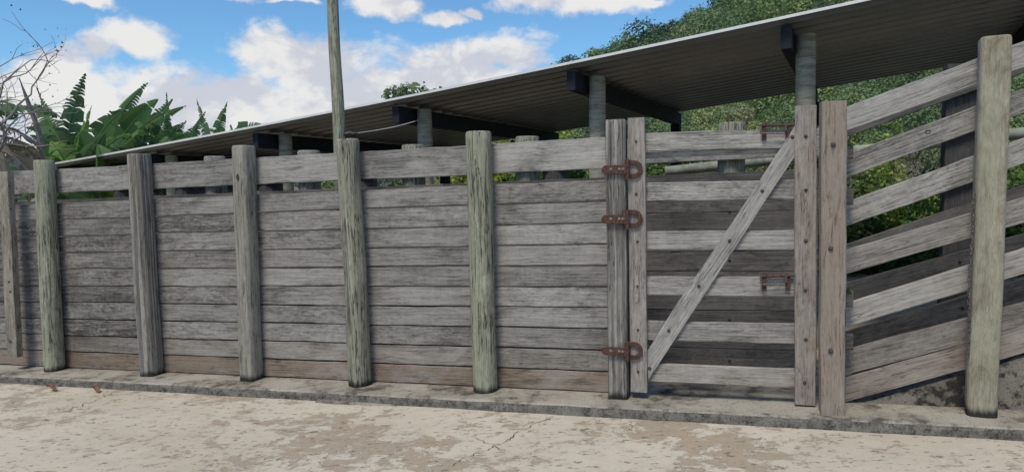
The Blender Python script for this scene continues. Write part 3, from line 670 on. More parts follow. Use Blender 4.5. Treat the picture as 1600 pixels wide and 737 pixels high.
# ------------------------------------------------------------------ tall pole and its cable
POLE_N = 0.42
s1, z1 = FF.at(517, -60, POLE_N); s0, z0 = FF.at(530, 214, POLE_N); k = (s0-s1)/(z1-z0)
pole = MB(); zz = zb(s0)-0.1; pole.post((s0+k*(z0-zz), POLE_N, zz), (s1, POLE_N, z1), 0.070, 0.050, sides=20, rnd=0.3)
o = pole.build('wooden_pole', M_POSTG, smooth=True); o.location = FF.o; o.rotation_euler = (0, 0, FF.a)
tag(o, 'tall thin grey green pole leaning left and rising above the shed roof', 'pole')
c0 = FF.world((FF.at(541, 210, POLE_N)[0], POLE_N, FF.at(541, 210, POLE_N)[1]))
sx_, sz_ = -4.63, 0
d = ray(660, 186); t = (SF.o-CAM).dot(SF.Y)/d.dot(SF.Y); c1 = CAM+d*t
mb = MB(); mb.tube([c0.lerp(c1, i/16)-Vector((0, 0, 0.025*math.sin(math.pi*i/16))) for i in range(17)], 0.006, 6)
tag(mb.build('cable', M_CABLE, smooth=True), 'thin white cable strung from the tall pole to a shed post', 'cable')
mb = MB(); mb.tube([c0+Vector((-0.01, 0, 0)), c0+Vector((0.03, 0, 0.012)), c0+Vector((0.07, 0, 0.0)), c0+Vector((0.10, 0, 0.01))], [0.02, 0.022, 0.016, 0.01], 10)
tag(mb.build('cable_insulator', M_LAMP, smooth=True), 'dark cable clamp fixed to the side of the tall pole', 'insulator')

# pale pole rail crossing behind gate and ramp
a = FF.world((FF.at(1040, 268, 2.4)[0], 2.4, FF.at(1040, 268, 2.4)[1])); b = FF.world((FF.at(1610, 207, 2.2)[0], 2.2, FF.at(1610, 207, 2.2)[1]))
mb = MB(); mb.tube([a.lerp(b, i/12) for i in range(13)], 0.055, 14); tag(mb.build('pole_rail', M_PIPE, smooth=True), 'pale green round pole rail lying behind the gate and the ramp', 'rail')
# corrugated fibre sheet seen through the gap of the fence
a = FF.at(88, 303, 4.2); b = FF.at(330, 299, 4.2)
mb = MB(); n = 160; rows = []
for i in range(n+1):
    s = a[0]+(b[0]-a[0])*i/n; z = a[1]+(b[1]-a[1])*i/n-0.03+0.03*math.sin(i/n*2*math.pi*22)
    rows.append([mb.vert((s, 4.2, z)), mb.vert((s, 6.0, z+0.12)), mb.vert((s, 6.0, z+0.108)), mb.vert((s, 4.2, z-0.012))])
mb.loft(rows); o = mb.build('corrugated_sheet', M_TILE); o.location = FF.o; o.rotation_euler = (0, 0, FF.a)
tag(o, 'corrugated fibre cement roofing seen through the gap at the left of the fence', 'roofing')
# posts that carry that sheet
for px in (110, 300):
    s, z = FF.at(px, 303, 4.5); q = MB(); q.board((s, 4.5, zb(s)-0.2), (s, 4.5, z-0.05), (0.07, 0, 0), (0, 0.07, 0)); qo = q.build('sheet_post', M_SQ, o)

# ------------------------------------------------------------------ hills
def ridge(tbl, a):
    return float(np.interp(a, [t[0] for t in tbl], [t[1] for t in tbl]))
def tbl_from(pts): 
    out = []
    for px, py in pts:
        d = ray(px, py).normalized(); out.append((math.atan2(d.x, d.y), d.z/math.hypot(d.x, d.y)))
    return out
RIGHT = tbl_from([(560, 250), (650, 225), (750, 175), (840, 133), (890, 110), (950, 92), (1010, 68), (1060, 42), (1110, 12), (1160, -18), (1300, -70), (1500, -120), (1900, -150), (2600, -120), (3600, 60)])
LEFT = tbl_from([(-2200, 330), (-900, 270), (-200, 238), (0, 236), (35, 232), (80, 240), (150, 246), (250, 235), (360, 212), (450, 199), (520, 204), (620, 215), (720, 226), (900, 250)])
def hill_right(a, r):                          # height above the eye's level of the right-hand hill
    e = ridge(RIGHT, a); t = max(0.0, min(1.0, (r-14)/106)); g_ = gz(math.sin(a)*r, math.cos(a)*r, 0.2)
    prof = 1-(1-t)**1.5; top = EYE+e*r-5.0*t
    z = g_+(top-g_)*prof*0.98 + 1.1*t*mnoise.noise(Vector((a*22, r*0.045, 3)))
    if r > 122: z -= (r-122)*0.35
    return z
def hill_left(a, r):
    e = ridge(LEFT, a); t = max(0.0, min(1.0, (r-110)/150)); z = gz(math.sin(a)*r, math.cos(a)*r, 0.4)
    z = z+(EYE+e*r-3.5-z)*(t*t*(3-2*t))
    if r > 262: z -= (r-262)*0.3
    return z
def polar(name, fn, a0, a1, r0, r1, na, nr, mat):
    mb = MB(); I = {}
    for i in range(na+1):
        a = a0+(a1-a0)*i/na
        for j in range(nr+1):
            r = r0+(r1-r0)*j/nr; I[i, j] = mb.vert((math.sin(a)*r, math.cos(a)*r, fn(a, r)))
    for i in range(na):
        for j in range(nr): mb.f.append((I[i, j], I[i+1, j], I[i+1, j+1], I[i, j+1]))
    return tag(mb.build(name, mat, smooth=False), kind='structure')
polar('hill', hill_right, bearing(600, 200)[0], bearing(3400, 0)[0], 14, 150, 120, 60, M_HILL)
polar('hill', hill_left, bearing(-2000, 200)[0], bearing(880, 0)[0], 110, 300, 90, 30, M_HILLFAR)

# ------------------------------------------------------------------ foliage made of single leaf-shaped faces
def leaves(name, pos, size, tint, mat, parent=None, rnd=None, up=0.35, asp=0.45, nrm=None):
    n = len(pos); d = RNG.normal(size=(n, 3)); d[:, 2] -= 0.2; d /= np.linalg.norm(d, axis=1)[:, None]
    if nrm is None:
        b = RNG.normal(size=(n, 3)); b[:, 2] *= (1-up); c = np.cross(d, b); c /= np.linalg.norm(c, axis=1)[:, None]; nn = np.cross(c, d)
    else:                                     # leaves turn their faces outwards from their clump
        nn = nrm+RNG.normal(size=(n, 3))*0.45; nn /= np.linalg.norm(nn, axis=1)[:, None]
        c = np.cross(nn, d); c /= np.linalg.norm(c, axis=1)[:, None]; d = np.cross(c, nn)
    size = np.asarray(size)[:, None]
    v = np.empty((n, 4, 3)); v[:, 0] = pos-d*size*0.5; v[:, 2] = pos+d*size*0.5
    v[:, 1] = pos+c*size*asp+nn*size*0.12; v[:, 3] = pos-c*size*asp+nn*size*0.12
    me = bpy.data.meshes.new(name); me.vertices.add(n*4); me.vertices.foreach_set('co', v.astype(np.float32).ravel())
    me.loops.add(n*4); me.loops.foreach_set('vertex_index', np.arange(n*4, dtype=np.int32)); me.polygons.add(n); me.polygons.foreach_set('loop_start', np.arange(0, n*4, 4, dtype=np.int32))
    me.update(calc_edges=True)
    rnd = RNG.random(n) if rnd is None else rnd
    for nm, arr in (('rnd', rnd), ('tint', np.broadcast_to(tint, (n,)))):
        at = me.attributes.new(nm, 'FLOAT', 'POINT'); at.data.foreach_set('value', np.repeat(np.asarray(arr, dtype=np.float32), 4))
    me.materials.append(mat); o = bpy.data.objects.new(name, me); COL.objects.link(o)
    if parent: o.parent = parent
    return o
def clump_points(c, r, n, k=7, flat=0.8):
    """leaf positions in several overlapping sub-clumps of a crown, dense near their surface"""
    cs = RNG.normal(size=(k, 3))*np.array([0.5, 0.5, 0.36*flat]); cs[0] = 0; rr = RNG.uniform(0.34, 0.62, k)
    w = rr**2; idx = RNG.choice(k, n, p=w/w.sum()); d = RNG.normal(size=(n, 3)); d /= np.linalg.norm(d, axis=1)[:, None]
    rad = RNG.uniform(0.45, 1.0, n)**0.5*(1+RNG.normal(size=n)*0.08)
    p = cs[idx]+d*(rr[idx]*rad)[:, None]*np.array([1, 1, flat]); return np.asarray(c)+p*np.asarray(r), d+np.array([0, 0, 0.25])

def forest():
    P, S, T, RN, NR = [], [], [], [], []
    def crown(a, r, rad, tint, n, lift=0.75):
        z = hill_right(a, r); c = np.array([math.sin(a)*r, math.cos(a)*r, z+rad*lift])
        pp, nr = clump_points(c, rad, n, k=9, flat=0.85); P.append(pp); NR.append(nr); S.append(RNG.uniform(0.6, 1.25, n)*r*0.0036)
        T.append(np.clip(tint+RNG.normal(size=n)*0.03, 0, 1)); RN.append(RNG.random(n))
    for _ in range(220):                      # upper slope, seen above the roof
        px = RNG.uniform(900, 1560); a = bearing(px, 100)[0]; r = RNG.uniform(62, 121)
        rad = RNG.uniform(2.0, 4.8); dark = np.interp(px, [850, 1100, 1250, 1500], [0.12, 0.30, 0.62, 0.65])
        crown(a, r, rad, np.clip(RNG.normal(dark, 0.25), 0, 0.95), int(26*rad**2/(r*0.0036)**2))
    for _ in range(230):                      # lower slope, seen under the roof
        px = RNG.uniform(850, 1620); a = bearing(px, 200)[0]; r = RNG.uniform(26, 62)
        if (950 < px < 1095 or 1290 < px < 1520) and r < 46 and RNG.random() < 0.5: continue
        rad = RNG.uniform(0.8, 2.1); crown(a, r, rad, np.clip(RNG.normal(0.62, 0.2), 0.1, 1), int(24*rad**2/(r*0.0036)**2))
    tag(leaves('forest', np.concatenate(P), np.concatenate(S), np.concatenate(T), M_FOREST, rnd=np.concatenate(RN), nrm=np.concatenate(NR)), kind='stuff')
forest()
def scrub():
    n = 150000; px = RNG.uniform(840, 1640, n); r = 17+48*RNG.random(n)**1.3; P = np.empty((n, 3)); T = np.empty(n)
    for i in range(n):
        a = bearing(px[i], 200)[0]; q = mnoise.noise(Vector((a*16, r[i]*0.3, 0))); h = abs(RNG.normal())*(0.25+0.008*r[i])*(0.7+0.9*max(0, q+0.3)); z = hill_right(a, r[i])
        P[i] = (math.sin(a)*r[i], math.cos(a)*r[i], z+h); T[i] = np.clip((0.78 if (950 < px[i] < 1095 or 1290 < px[i] < 1520) else 0.5)+q*0.6+RNG.normal()*0.1, 0, 1)
    tag(leaves('undergrowth', P, RNG.uniform(0.0022, 0.0045, n)*r, T, M_SCRUB, up=0.1, asp=0.18), kind='stuff')
scrub()
def dry_twigs():
    mb = MB()
    for _ in range(150):
        px = RNG.uniform(1000, 1500); a = bearing(px, 200)[0]; r = RNG.uniform(15, 30); b = Vector((math.sin(a)*r, math.cos(a)*r, hill_right(a, r)))
        for k in range(5):
            d = Vector((RNG.normal()*0.5, RNG.normal()*0.5, 1.0)).normalized(); L = RNG.uniform(0.5, 1.3); m1 = b+d*L*0.5+Vector((RNG.normal(), RNG.normal(), 0))*0.06
            mb.tube([b, m1, b+d*L+Vector((RNG.normal(), RNG.normal(), 0))*0.16], [0.012, 0.009, 0.004], 4)
    tag(mb.build('undergrowth_twigs', M_BARK), kind='stuff')
dry_twigs()
def farwood():
    n = 26000; px = RNG.uniform(-260, 820, n); r = RNG.uniform(170, 266, n); P = np.empty((n, 3)); 
    ang = [bearing(q, 230)[0] for q in px]
    for i in range(n):
        b = mnoise.noise(Vector((ang[i]*60, r[i]*0.05, 0))); P[i] = (math.sin(ang[i])*r[i], math.cos(ang[i])*r[i], hill_left(ang[i], r[i])+RNG.uniform(0, 3.4)*(1+b))
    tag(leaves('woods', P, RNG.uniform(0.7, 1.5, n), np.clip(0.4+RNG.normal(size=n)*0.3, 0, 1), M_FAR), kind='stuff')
farwood()

def tree(name, label, cat, base, height, rad, n, tint, mat, group=None, trunk=0.12, flat=0.8, leaf=0.13, limbs=6, k=9, crown='crown'):
    base = Vector(base); t = thing(name, label, cat, None, base, group)
    mb = MB(); tip = Vector((RNG.normal()*0.06*height, RNG.normal()*0.06*height, height-rad*flat*0.7))
    mb.tube([(0, 0, -0.3), tip*0.35+Vector((0.03, 0.02, 0)), tip*0.7, tip], [trunk, trunk*0.8, trunk*0.6, trunk*0.3], 8)
    for i in range(limbs):
        s_ = tip*RNG.uniform(0.45, 0.95); a = i*2.4; e = s_+Vector((math.cos(a)*rad*0.7, math.sin(a)*rad*0.7, rad*RNG.uniform(0.1, 0.6))); mb.tube([s_, s_.lerp(e, 0.5)+Vector((0, 0, 0.05)), e], [trunk*0.42, trunk*0.3, trunk*0.1], 6)
    mb.build('trunk', M_BARK, t, smooth=True)
    p, nr = clump_points((tip.x, tip.y, height-rad*flat), rad, n, k=k, flat=flat)
    leaves(crown, p, RNG.uniform(0.6, 1.3, n)*leaf, np.clip(tint+RNG.normal(size=n)*0.07, 0, 1), mat, t, nrm=nr); return t
# trees standing out on the ridge
RT_ = [(893, 99, 1.7, 0.05, 'low dark tree at the far left foot of the hill ridge'), (931, 78, 1.5, 0.10, 'small thin dark tree standing clear above the metal roof edge'), (962, 72, 1.9, 0.12, 'dark bushy ridge tree right of the small thin one'),
       (1003, 52, 2.4, 0.05, 'rounded dark tree on the ridge with a flat top'), (1025, 43, 2.0, 0.06, 'darkest broad tree halfway up the ridge'), (1058, 33, 2.1, 0.35, 'grey brown sparse ridge tree'),
       (1085, 14, 2.6, 0.12, 'tall dark tree near the top of the visible ridge'), (1112, 2, 2.6, 0.08, 'highest dark tree where the ridge leaves the picture'), (1150, 18, 2.8, 0.38, 'bluish green broad tree below the ridge top')]
for px, py, rad, tint, lab in RT_:
    r = 118.0; d = ray(px, py); d = d/math.hypot(d.x, d.y); a = math.atan2(d.x, d.y); zt = EYE+d.z*r; b = hill_right(a, r)
    tree('ridge_tree', lab, 'tree', (d.x*r, d.y*r, b), max(rad*1.6, zt-b), rad, int(300*rad**2), tint, M_FOREST, 'trees along the hill ridge', 0.14, 0.75, 0.36, 5)
# tree peeping over the shed roof
d = ray(634, 142); d = d/math.hypot(d.x, d.y); r = 30
tree('round_tree', 'round leafy tree crown showing above the middle of the shed roof', 'tree', (d.x*r, d.y*r, gz(d.x*r, d.y*r)), EYE+d.z*r-gz(d.x*r, d.y*r)+0.42, 1.3, 1500, 0.5, M_FOREST, None, 0.12, 0.62, 0.17, 9, 14)

# bushes behind the ramp and the fences
def bush(label, px, n_, top_py, rad, n, tint, flat=1.1, leaf=0.085):
    s, z = FF.at(px, top_py, n_); w = FF.world((s, n_, 0)); g0 = max(gz(w.x, w.y), hill_right(math.atan2(w.x, w.y), math.hypot(w.x, w.y)) if math.hypot(w.x, w.y) > 14 and px > 900 else -9)
    return tree('bush', label, 'bush', (w.x, w.y, g0), max(z-g0, rad*flat*1.3), rad, n, tint, M_BUSH, 'bushes behind the ramp and fence', 0.04, flat, leaf, 7, 12, 'foliage')
bush('dark green bush just right of the latch post, seen between ramp boards', 1345, 9.4, 300, 0.95, 6500, 0.42, 1.0)
bush('yellow green bush in the middle between the ramp boards', 1412, 9.8, 292, 0.95, 6500, 0.62, 1.0)
bush('bright yellow topped bush near the dark ramp post', 1470, 9.6, 285, 0.9, 6500, 0.80, 1.0)
bush('low dark leafy bush at the foot of the ramp boards', 1395, 8.9, 362, 0.8, 5200, 0.36, 0.9)
bush('low shaded bush under the dark ramp post', 1475, 8.9, 372, 0.7, 4200, 0.45, 0.9)
bush('leafy green bush seen past the stout pale post at the right edge', 1600, 8.8, 238, 1.2, 8000, 0.58)
bush('thin yellow shoot bush rising just beside the latch post', 1352, 9.2, 190, 0.55, 900, 0.9, 1.9)
bush('dark green bush in the gap right of the pale green fence post', 795, 8.5, 262, 0.8, 3000, 0.4)
bush('yellow leaved bush under the shed, left of the gate', 785, 10.5, 198, 1.1, 5000, 0.95, 1.0, 0.10)
bush('small green bush in the gap near the gate hinge post', 915, 8.6, 262, 0.7, 3000, 0.5)
bush('green bush seen in the gap right of the tall pole', 612, 9.5, 272, 0.9, 3600, 0.66)
bush('small bright bush seen in the gap left of the tall pole', 505, 9.5, 281, 0.7, 2600, 0.72)
bush('bright green bush in the gap near the squared post', 410, 9.5, 285, 0.6, 2200, 0.75)
bush('mixed olive shrub under the shed behind the hinge post', 905, 13.0, 197, 1.6, 6000, 0.6, 0.9, 0.12)

# ------------------------------------------------------------------ banana plants
def banana_leaf(mb, base, az_, tilt, L, Wd, droop, tint, tear=0.5, roll=0.0):
    """blade of strips along an arched midrib; torn blades split into hanging ribbons"""
    h = Vector((math.cos(az_), math.sin(az_), 0)); p = Vector(base); ang = tilt; n = 38; pts = []; dirs = []
    for i in range(n+1):
        pts.append(p.copy()); d = h*math.cos(ang)+Vector((0, 0, 1))*math.sin(ang); dirs.append(d); p = p+d*L/n; ang -= droop/n*(0.3+1.6*i/n)
    mb.tube(pts, [0.022*(1-0.8*i/n) for i in range(n+1)], 5, rnd=0.95, tint=min(1, tint+0.15))
    side0 = h.cross(Vector((0, 0, 1))).normalized()
    i0 = 5
    for sgn in (-1, 1):
        i = i0
        while i < n:                          # each torn ribbon spans one or several strips and hangs by its own amount
            k = 1 if random.random() < tear*0.8 else random.randint(2, 4) if random.random() < 0.3+tear*0.6 else random.randint(5, 14)
            j = min(n, i+k); hang = random.uniform(0.0, 0.25+0.55*tear); q = random.uniform(0.88, 1.02); r_ = random.uniform(0.15, 0.95); tt = min(1, max(0, tint+random.uniform(-0.08, 0.08))); rows = []
            for c in range(i, j+1):
                t = (c-i0)/(n-i0); w = Wd*(math.sin(math.pi*min(1, 0.10+0.9*t)**0.75)*0.92+0.06)*q
                d = dirs[c]; up = side0.cross(d).normalized()
                if up.z < 0 and ang > -1.2: up = -up
                sd_ = (side0*math.cos(roll)+up*math.sin(roll)).normalized(); lift = 0.32-hang
                o1 = (sd_*sgn*math.cos(lift*0.8)+up*math.sin(lift)+d*0.35).normalized(); o2 = (o1+Vector((0, 0, -0.3-hang*0.8))).normalized()
                pinch = 0.0
                if tear > 0.02: pinch = (0.30 if c == j else -0.30 if c == i else 0.0)*L/n*(1.0 if j-i > 1 else 0.8)
                m0 = pts[c]+o1*w*0.5; e0 = m0+o2*w*0.5-d*pinch*1.0
                rows.append([mb.vert(x, rnd=r_+random.uniform(-0.04, 0.04), tint=tt) for x in (pts[c], m0-d*pinch*0.35, e0)])
            for A_, B_ in zip(rows[:-1], rows[1:]):
                mb.f.append((A_[0], B_[0], B_[1], A_[1])); mb.f.append((A_[1], B_[1], B_[2], A_[2]))
            i = j
def banana(px, dist, stem_h, nl, label, tint=0.45, spread=1.0, seed=0, dead=5, specs=None, extra=9):
    random.seed(seed)
    d = ray(px, 300); d = d/math.hypot(d.x, d.y); base = Vector((d.x*dist, d.y*dist, gz(d.x*dist, d.y*dist)))
    t = thing('banana_plant', label, 'banana plant', None, base, 'banana plants beyond the left end of the fence')
    st = MB(); st.tube([(0, 0, -0.1), (0.03, 0, stem_h*0.5), (0.0, 0.02, stem_h)], [0.14, 0.11, 0.06], 12); st.build('stem', M_STEM, t, smooth=True)
    lf = MB(); top = Vector((0, 0, stem_h))
    if specs is None:
        specs = []
        for i in range(nl):
            specs.append((i*2.4+random.uniform(-0.4, 0.4)+seed, random.uniform(0.75, 1.45), random.uniform(1.6, 2.3)*spread, random.uniform(0.26, 0.34), random.uniform(0.7, 1.9), tint+random.uniform(-0.25, 0.25), random.choice((0.25, 0.6, 0.8))))
    specs = [(a, ti, L, wd*(1.1 if te < 0.1 else 1.05), dr, min(1, tn+0.08), te if te < 0.1 else min(1, te*0.9+0.28)) for (a, ti, L, wd, dr, tn, te) in specs]
    for i in range(extra):
        specs.append((i*2.4+seed+random.uniform(-.5, .5), random.uniform(0.45, 1.3), random.uniform(1.2, 1.75), random.uniform(0.24, 0.33), random.uniform(0.6, 1.5), random.uniform(0.0, 0.7), random.uniform(0.4, 0.9)))
    for (a, ti, L, wd, dr, tn, te) in specs:
        banana_leaf(lf, top+Vector((random.uniform(-.05, .05), random.uniform(-.05, .05), random.uniform(-0.25, 0.05))), a, ti, L, wd, dr, max(0, min(0.98, tn)), te, random.choice((-1, 1))*random.uniform(0.75, 1.35) if ti > 1.05 else random.uniform(-0.4, 0.9))
    lf.build('leaves', M_BANANA, t)
    dl = MB()
    for i in range(dead): banana_leaf(dl, top-Vector((0, 0, random.uniform(0.1, 0.5))), random.uniform(0, 6.28), random.uniform(-0.9, 0.2), random.uniform(1.1, 1.7), 0.22, random.uniform(1.2, 2.2), random.uniform(0.2, 1.0), 0.95)
    if dead: dl.build('dead_leaves', M_DRYBAN, t)
    return t
PI = math.pi
banana(96, 15.5, 2.05, 0, 'tallest banana plant with two upright shredded leaves, at the left', seed=1, dead=3, specs=[
    (PI*0.9, 1.50, 2.2, 0.30, 0.35, 0.45, 0.55), (PI*0.1, 1.48, 2.3, 0.26, 0.30, 0.12, 0.95), (0.3, 1.35, 1.5, 0.22, 0.2, 0.95, 0.05), (1.9, 1.2, 1.9, 0.3, 0.9, 0.3, 0.5), (3.6, 0.9, 1.7, 0.3, 1.2, 0.3, 0.6), (5.2, 1.0, 1.6, 0.3, 1.2, 0.4, 0.5)])
banana(150, 16.5, 2.45, 0, 'banana plant with broad leaves fanning to the right behind the ribbed post', seed=2, dead=5, specs=[
    (0.2, 1.15, 2.2, 0.34, 0.5, 0.5, 0.35), (0.0, 0.85, 2.4, 0.30, 0.6, 0.35, 0.6), (0.5, 1.3, 2.3, 0.28, 0.5, 0.3, 0.7), (2.6, 1.3, 2.0, 0.3, 0.7, 0.3, 0.6), (3.2, 0.9, 1.7, 0.3, 1.3, 0.35, 0.5), (4.6, 0.9, 1.7, 0.34, 1.2, 0.45, 0.4), (5.5, 0.75, 1.8, 0.32, 1.3, 0.4, 0.6)])
banana(186, 17.0, 2.25, 0, 'banana plant with a curved torn leaf rising highest in the middle of the grove', seed=3, dead=6, specs=[
    (0.25, 1.25, 2.4, 0.30, 0.45, 0.3, 0.75), (0.1, 0.9, 1.9, 0.32, 1.0, 0.4, 0.6), (0.9, 0.8, 1.9, 0.3, 1.1, 0.35, 0.6), (3.3, 0.8, 1.8, 0.3, 1.0, 0.3, 0.7), (4.4, 0.7, 1.6, 0.3, 1.2, 0.4, 0.5), (5.3, 0.9, 1.5, 0.3, 1.0, 0.3, 0.5)])
banana(182, 14.2, 1.75, 0, 'young bright yellow green banana plant low beside the roof corner', seed=4, dead=2, specs=[
    (3.0, 1.35, 1.25, 0.30, 0.3, 1.0, 0.03), (0.15, 1.05, 1.6, 0.30, 0.5, 0.72, 0.15), (5.0, 0.8, 1.2, 0.26, 1.0, 0.7, 0.2)])
banana(232, 18.0, 2.30, 0, 'ragged banana plant with brown hanging leaves beside the ribbed post', seed=5, dead=8, specs=[
    (2.4, 1.1, 1.6, 0.28, 1.2, 0.2, 0.9), (0.6, 1.0, 1.6, 0.3, 1.3, 0.25, 0.8), (4.2, 0.8, 1.6, 0.3, 1.1, 0.3, 0.7), (5.6, 0.9, 1.5, 0.3, 1.0, 0.3, 0.7)])
banana(270, 17.5, 2.10, 0, 'banana plant with one broad pale green leaf between upright shredded ones', seed=6, dead=5, specs=[
    (4.71, 1.42, 1.55, 0.34, 0.25, 0.86, 0.04), (2.0, 1.48, 2.35, 0.2, 0.2, 0.15, 0.9), (0.2, 1.35, 2.2, 0.22, 0.3, 0.15, 0.97), (3.1, 1.4, 2.0, 0.18, 0.25, 0.12, 0.97), (0.9, 0.7, 1.6, 0.3, 1.2, 0.3, 0.6), (3.9, 0.8, 1.6, 0.3, 1.2, 0.3, 0.7)])
banana(306, 18.5, 2.55, 0, 'banana plant with one leaf arching over to the right', seed=7, dead=3, specs=[
    (0.1, 1.1, 2.3, 0.28, 1.25, 0.35, 0.7), (2.8, 0.9, 1.6, 0.3, 1.1, 0.3, 0.6), (4.6, 0.9, 1.5, 0.3, 1.0, 0.4, 0.5), (1.3, 0.9, 1.6, 0.3, 1.0, 0.3, 0.5)])
banana(334, 18.5, 2.50, 0, 'banana plant with a pair of upright torn leaves over the roof edge', seed=8, dead=2, specs=[
    (0.4, 1.45, 2.0, 0.26, 0.25, 0.45, 0.7), (2.9, 1.5, 2.0, 0.26, 0.25, 0.35, 0.75), (5.0, 0.9, 1.5, 0.3, 1.0, 0.4, 0.5)])
banana(366, 20.0, 2.75, 0, 'rightmost banana plant, a bent leaf tip beyond the roof edge', seed=9, dead=2, specs=[
    (0.2, 0.95, 2.2, 0.26, 0.75, 0.35, 0.7), (3.3, 0.6, 1.6, 0.3, 1.0, 0.3, 0.6), (1.6, 0.8, 1.6, 0.3, 1.0, 0.3, 0.6)])
banana(-14, 13.5, 3.30, 0, 'dying banana plant with grey hanging leaves at the left edge', seed=10, dead=9, specs=[(5.6, 0.5, 1.5, 0.26, 1.5, 0.1, 0.9), (0.3, 0.6, 1.2, 0.24, 1.6, 0.1, 0.9), (2.2, 0.9, 1.4, 0.24, 1.2, 0.1, 0.9)], extra=0)

banana(120, 15.0, 2.15, 0, 'banana plant with dense upright green leaves just right of the tallest one', seed=12, dead=4, specs=[
    (1.2, 1.45, 1.75, 0.30, 0.3, 0.5, 0.3), (PI, 1.35, 1.7, 0.3, 0.5, 0.35, 0.6), (0.1, 1.25, 1.7, 0.3, 0.6, 0.45, 0.5), (4.9, 1.1, 1.4, 0.32, 0.8, 0.6, 0.3)])
banana(212, 16.5, 2.30, 0, 'leaning banana plant with brownish drooping leaves left of the broad pale leaf', seed=13, dead=7, specs=[
    (0.15, 1.2, 1.7, 0.28, 0.5, 0.3, 0.8), (3.0, 1.1, 1.5, 0.28, 0.8, 0.25, 0.8), (1.4, 1.4, 1.5, 0.26, 0.4, 0.2, 0.9)])
banana(290, 17.0, 2.55, 0, 'low leafy banana plant between the broad pale leaf and the arching leaf', seed=14, dead=3, specs=[
    (0.2, 0.9, 1.5, 0.3, 0.8, 0.4, 0.5), (3.0, 1.0, 1.5, 0.3, 0.8, 0.3, 0.6), (1.3, 1.35, 1.3, 0.28, 0.4, 0.35, 0.7)])
banana(250, 17.5, 2.5, 0, 'tangled banana plant of narrow torn leaves left of the broad pale leaf', seed=15, dead=6, specs=[
    (0.4, 1.3, 1.4, 0.26, 0.5, 0.3, 0.9), (2.7, 1.25, 1.4, 0.26, 0.6, 0.35, 0.9), (1.5, 1.4, 1.5, 0.24, 0.4, 0.15, 1.0)])
banana(388, 20.5, 2.75, 0, 'half hidden banana plant whose leaf tips just clear the roof edge', seed=16, dead=2, specs=[
    (0.2, 1.0, 1.7, 0.26, 0.9, 0.35, 0.7), (2.9, 1.2, 1.6, 0.26, 0.6, 0.3, 0.7), (1.4, 1.3, 1.4, 0.26, 0.4, 0.35, 0.8)])
# bare tree at the left edge
def bare_tree():
    random.seed(21)
    d = ray(-62, 300); d = d/math.hypot(d.x, d.y); r = 12.5; base = Vector((d.x*r, d.y*r, gz(d.x*r, d.y*r)))
    t = thing('bare_tree', 'bare grey tree with thin twigs and few dark leaves at the left edge', 'tree', None, base)
    mb = MB(); tips = []; up_ = []
    def grow(p, dr, L, rad, lv):
        pts = [p]; q = p.copy(); dd = dr.copy(); n = 5
        for i in range(n):
            dd = (dd+Vector((random.gauss(0, .16), random.gauss(0, .16), random.gauss(0.02, .13)))).normalized(); q = q+dd*L/n; pts.append(q.copy())
        mb.tube(pts, [rad*(1-0.45*i/n) for i in range(n+1)], 5 if lv else 8)
        if lv >= 5: tips.append(q); return
        for k in range(random.choice((2, 2, 3))):
            e = (dd+Vector((random.gauss(0.10, .5), random.gauss(0, .5), random.gauss(0.05, .42)))).normalized(); grow(pts[random.randint(2, n)] if k else q, e, L*random.uniform(0.6, 0.82), rad*0.55, lv+1)
    grow(Vector((0, 0, -0.1)), Vector((0.0, 0, 1)), 1.5, 0.075, 0)
    grow(Vector((0.02, 0, 1.5)), Vector((0.35, 0, 1)), 1.3, 0.05, 1)
    grow(Vector((0.02, 0, 2.0)), Vector((0.6, 0, 0.8)), 1.1, 0.04, 1)
    grow(Vector((0.0, 0, 1.5)), Vector((0.25, 0.2, 1.0)), 1.0, 0.04, 1)
    mb.build('trunk', M_BARK, t, smooth=True)
    P = []
    for q in tips:
        if random.random() < 0.35:
            for _ in range(random.randint(1, 4)): P.append(q+Vector((random.gauss(0, .07), random.gauss(0, .07), random.gauss(0, .05))))
    P = np.array([tuple(p) for p in P]); leaves('crown', P, RNG.uniform(0.02, 0.04, len(P)), 0.0, M_BUSH, t)
    # one thick leaning dead limb
    m2 = MB(); a = FF.loc
    def wp(px, py, r_): dd = ray(px, py); dd = dd/math.hypot(dd.x, dd.y); return Vector((dd.x*r_, dd.y*r_, EYE+dd.z*r_))-base
    m2.tube([wp(67, 232, 12.6), wp(55, 190, 12.5), wp(42, 155, 12.5), wp(30, 122, 12.4)], [0.042, 0.036, 0.028, 0.008], 7); m2.build('dead_limb', M_BARK, t, smooth=True)
bare_tree()

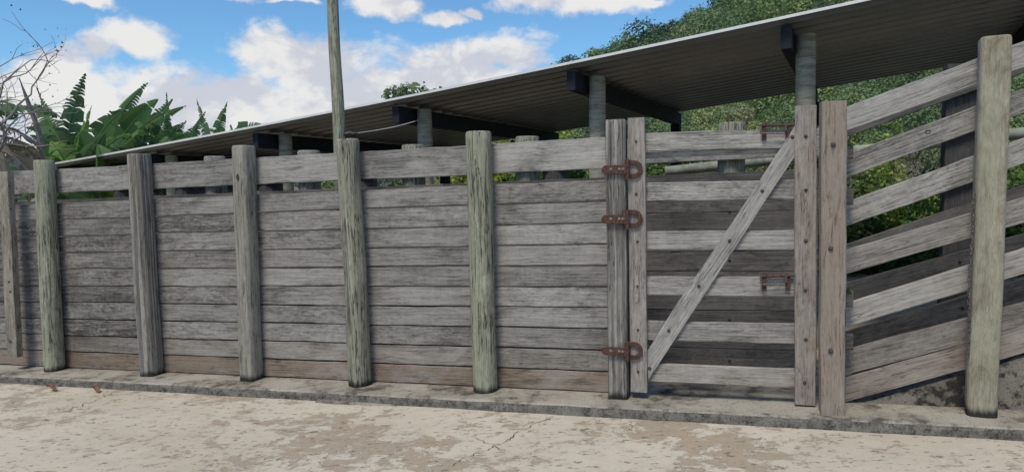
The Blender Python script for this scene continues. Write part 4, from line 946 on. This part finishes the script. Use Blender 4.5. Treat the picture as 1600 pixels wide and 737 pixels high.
# ------------------------------------------------------------------ small things on the pavement
def dry_leaf(px, py, L, az_, label):
    p = ground_at(px, py, KERB-0.012); mb = MB(); rows = []
    for i in range(9):
        t = i/8; w = L*0.24*math.sin(math.pi*min(1, t*0.95+0.03)); z = 0.012+0.03*math.sin(t*3.4+1)
        rows.append([mb.vert((L*(t-0.5), w*k, z+0.02*k*k-0.01*(k == 0))) for k in (-1, -0.5, 0, 0.5, 1)])
    for a, b in zip(rows[:-1], rows[1:]):
        for k in range(4): mb.f.append((a[k], b[k], b[k+1], a[k+1]))
    o = mb.build('dry_leaf', M_LEAFDRY, smooth=True); so_ = o.modifiers.new('thickness', 'SOLIDIFY'); so_.thickness = 0.002
    o.location = p; o.rotation_euler = (0, 0, az_); tag(o, label, 'dead leaf', 'dry leaves lying along the kerb')
dry_leaf(81, 609, 0.12, R(-14), 'light orange brown dry leaf lying by the kerb, the one further left')
dry_leaf(150, 611, 0.12, R(-30), 'darker red brown dry leaf lying by the kerb, the one further right')
def chip():
    mb = MB(); a = FF.loc(ground_at(492, 629, KERB)); L = 0.72; n = 26; rows = []
    for i in range(n+1):
        s = a.x+L*i/n; w = 0.05*(0.6+0.6*abs(mnoise.noise(Vector((s*7, 0, 0)))))*(1-0.75*(i/n)**3); y = -0.30
        h = 0.022*(1-0.5*i/n); z = zb(s)-KERB
        rows.append([mb.vert((s, y, z-0.01)), mb.vert((s, y-w, z-0.01)), mb.vert((s, y-w*0.9, z+h)), mb.vert((s, y, z+h*1.1))])
    mb.loft(rows); o = mb.build('mortar_strip', M_SLAB); o.location = FF.o; o.rotation_euler = (0, 0, FF.a); tag(o, 'broken strip of mortar lying against the foot of the kerb', 'mortar')
chip()

for px, py, lab in ((1327, 224, 'tiny dark fern growing on the upper stub beside the latch post'), (1327, 455, 'tiny fern tuft growing on the lower stub beside the latch post')):
    sF, zF = FF.at(px, py, 0.0); cF = FF.world((sF-0.01, 0.0, zF-0.02)); n = 60
    pts = np.array([tuple(cF+Vector((random.gauss(0, .022), random.gauss(0, .02), abs(random.gauss(0, .024))))) for _ in range(n)])
    tag(leaves('fern', pts, RNG.uniform(0.015, 0.03, n), 0.2, M_BUSH, asp=0.22), lab, 'fern')
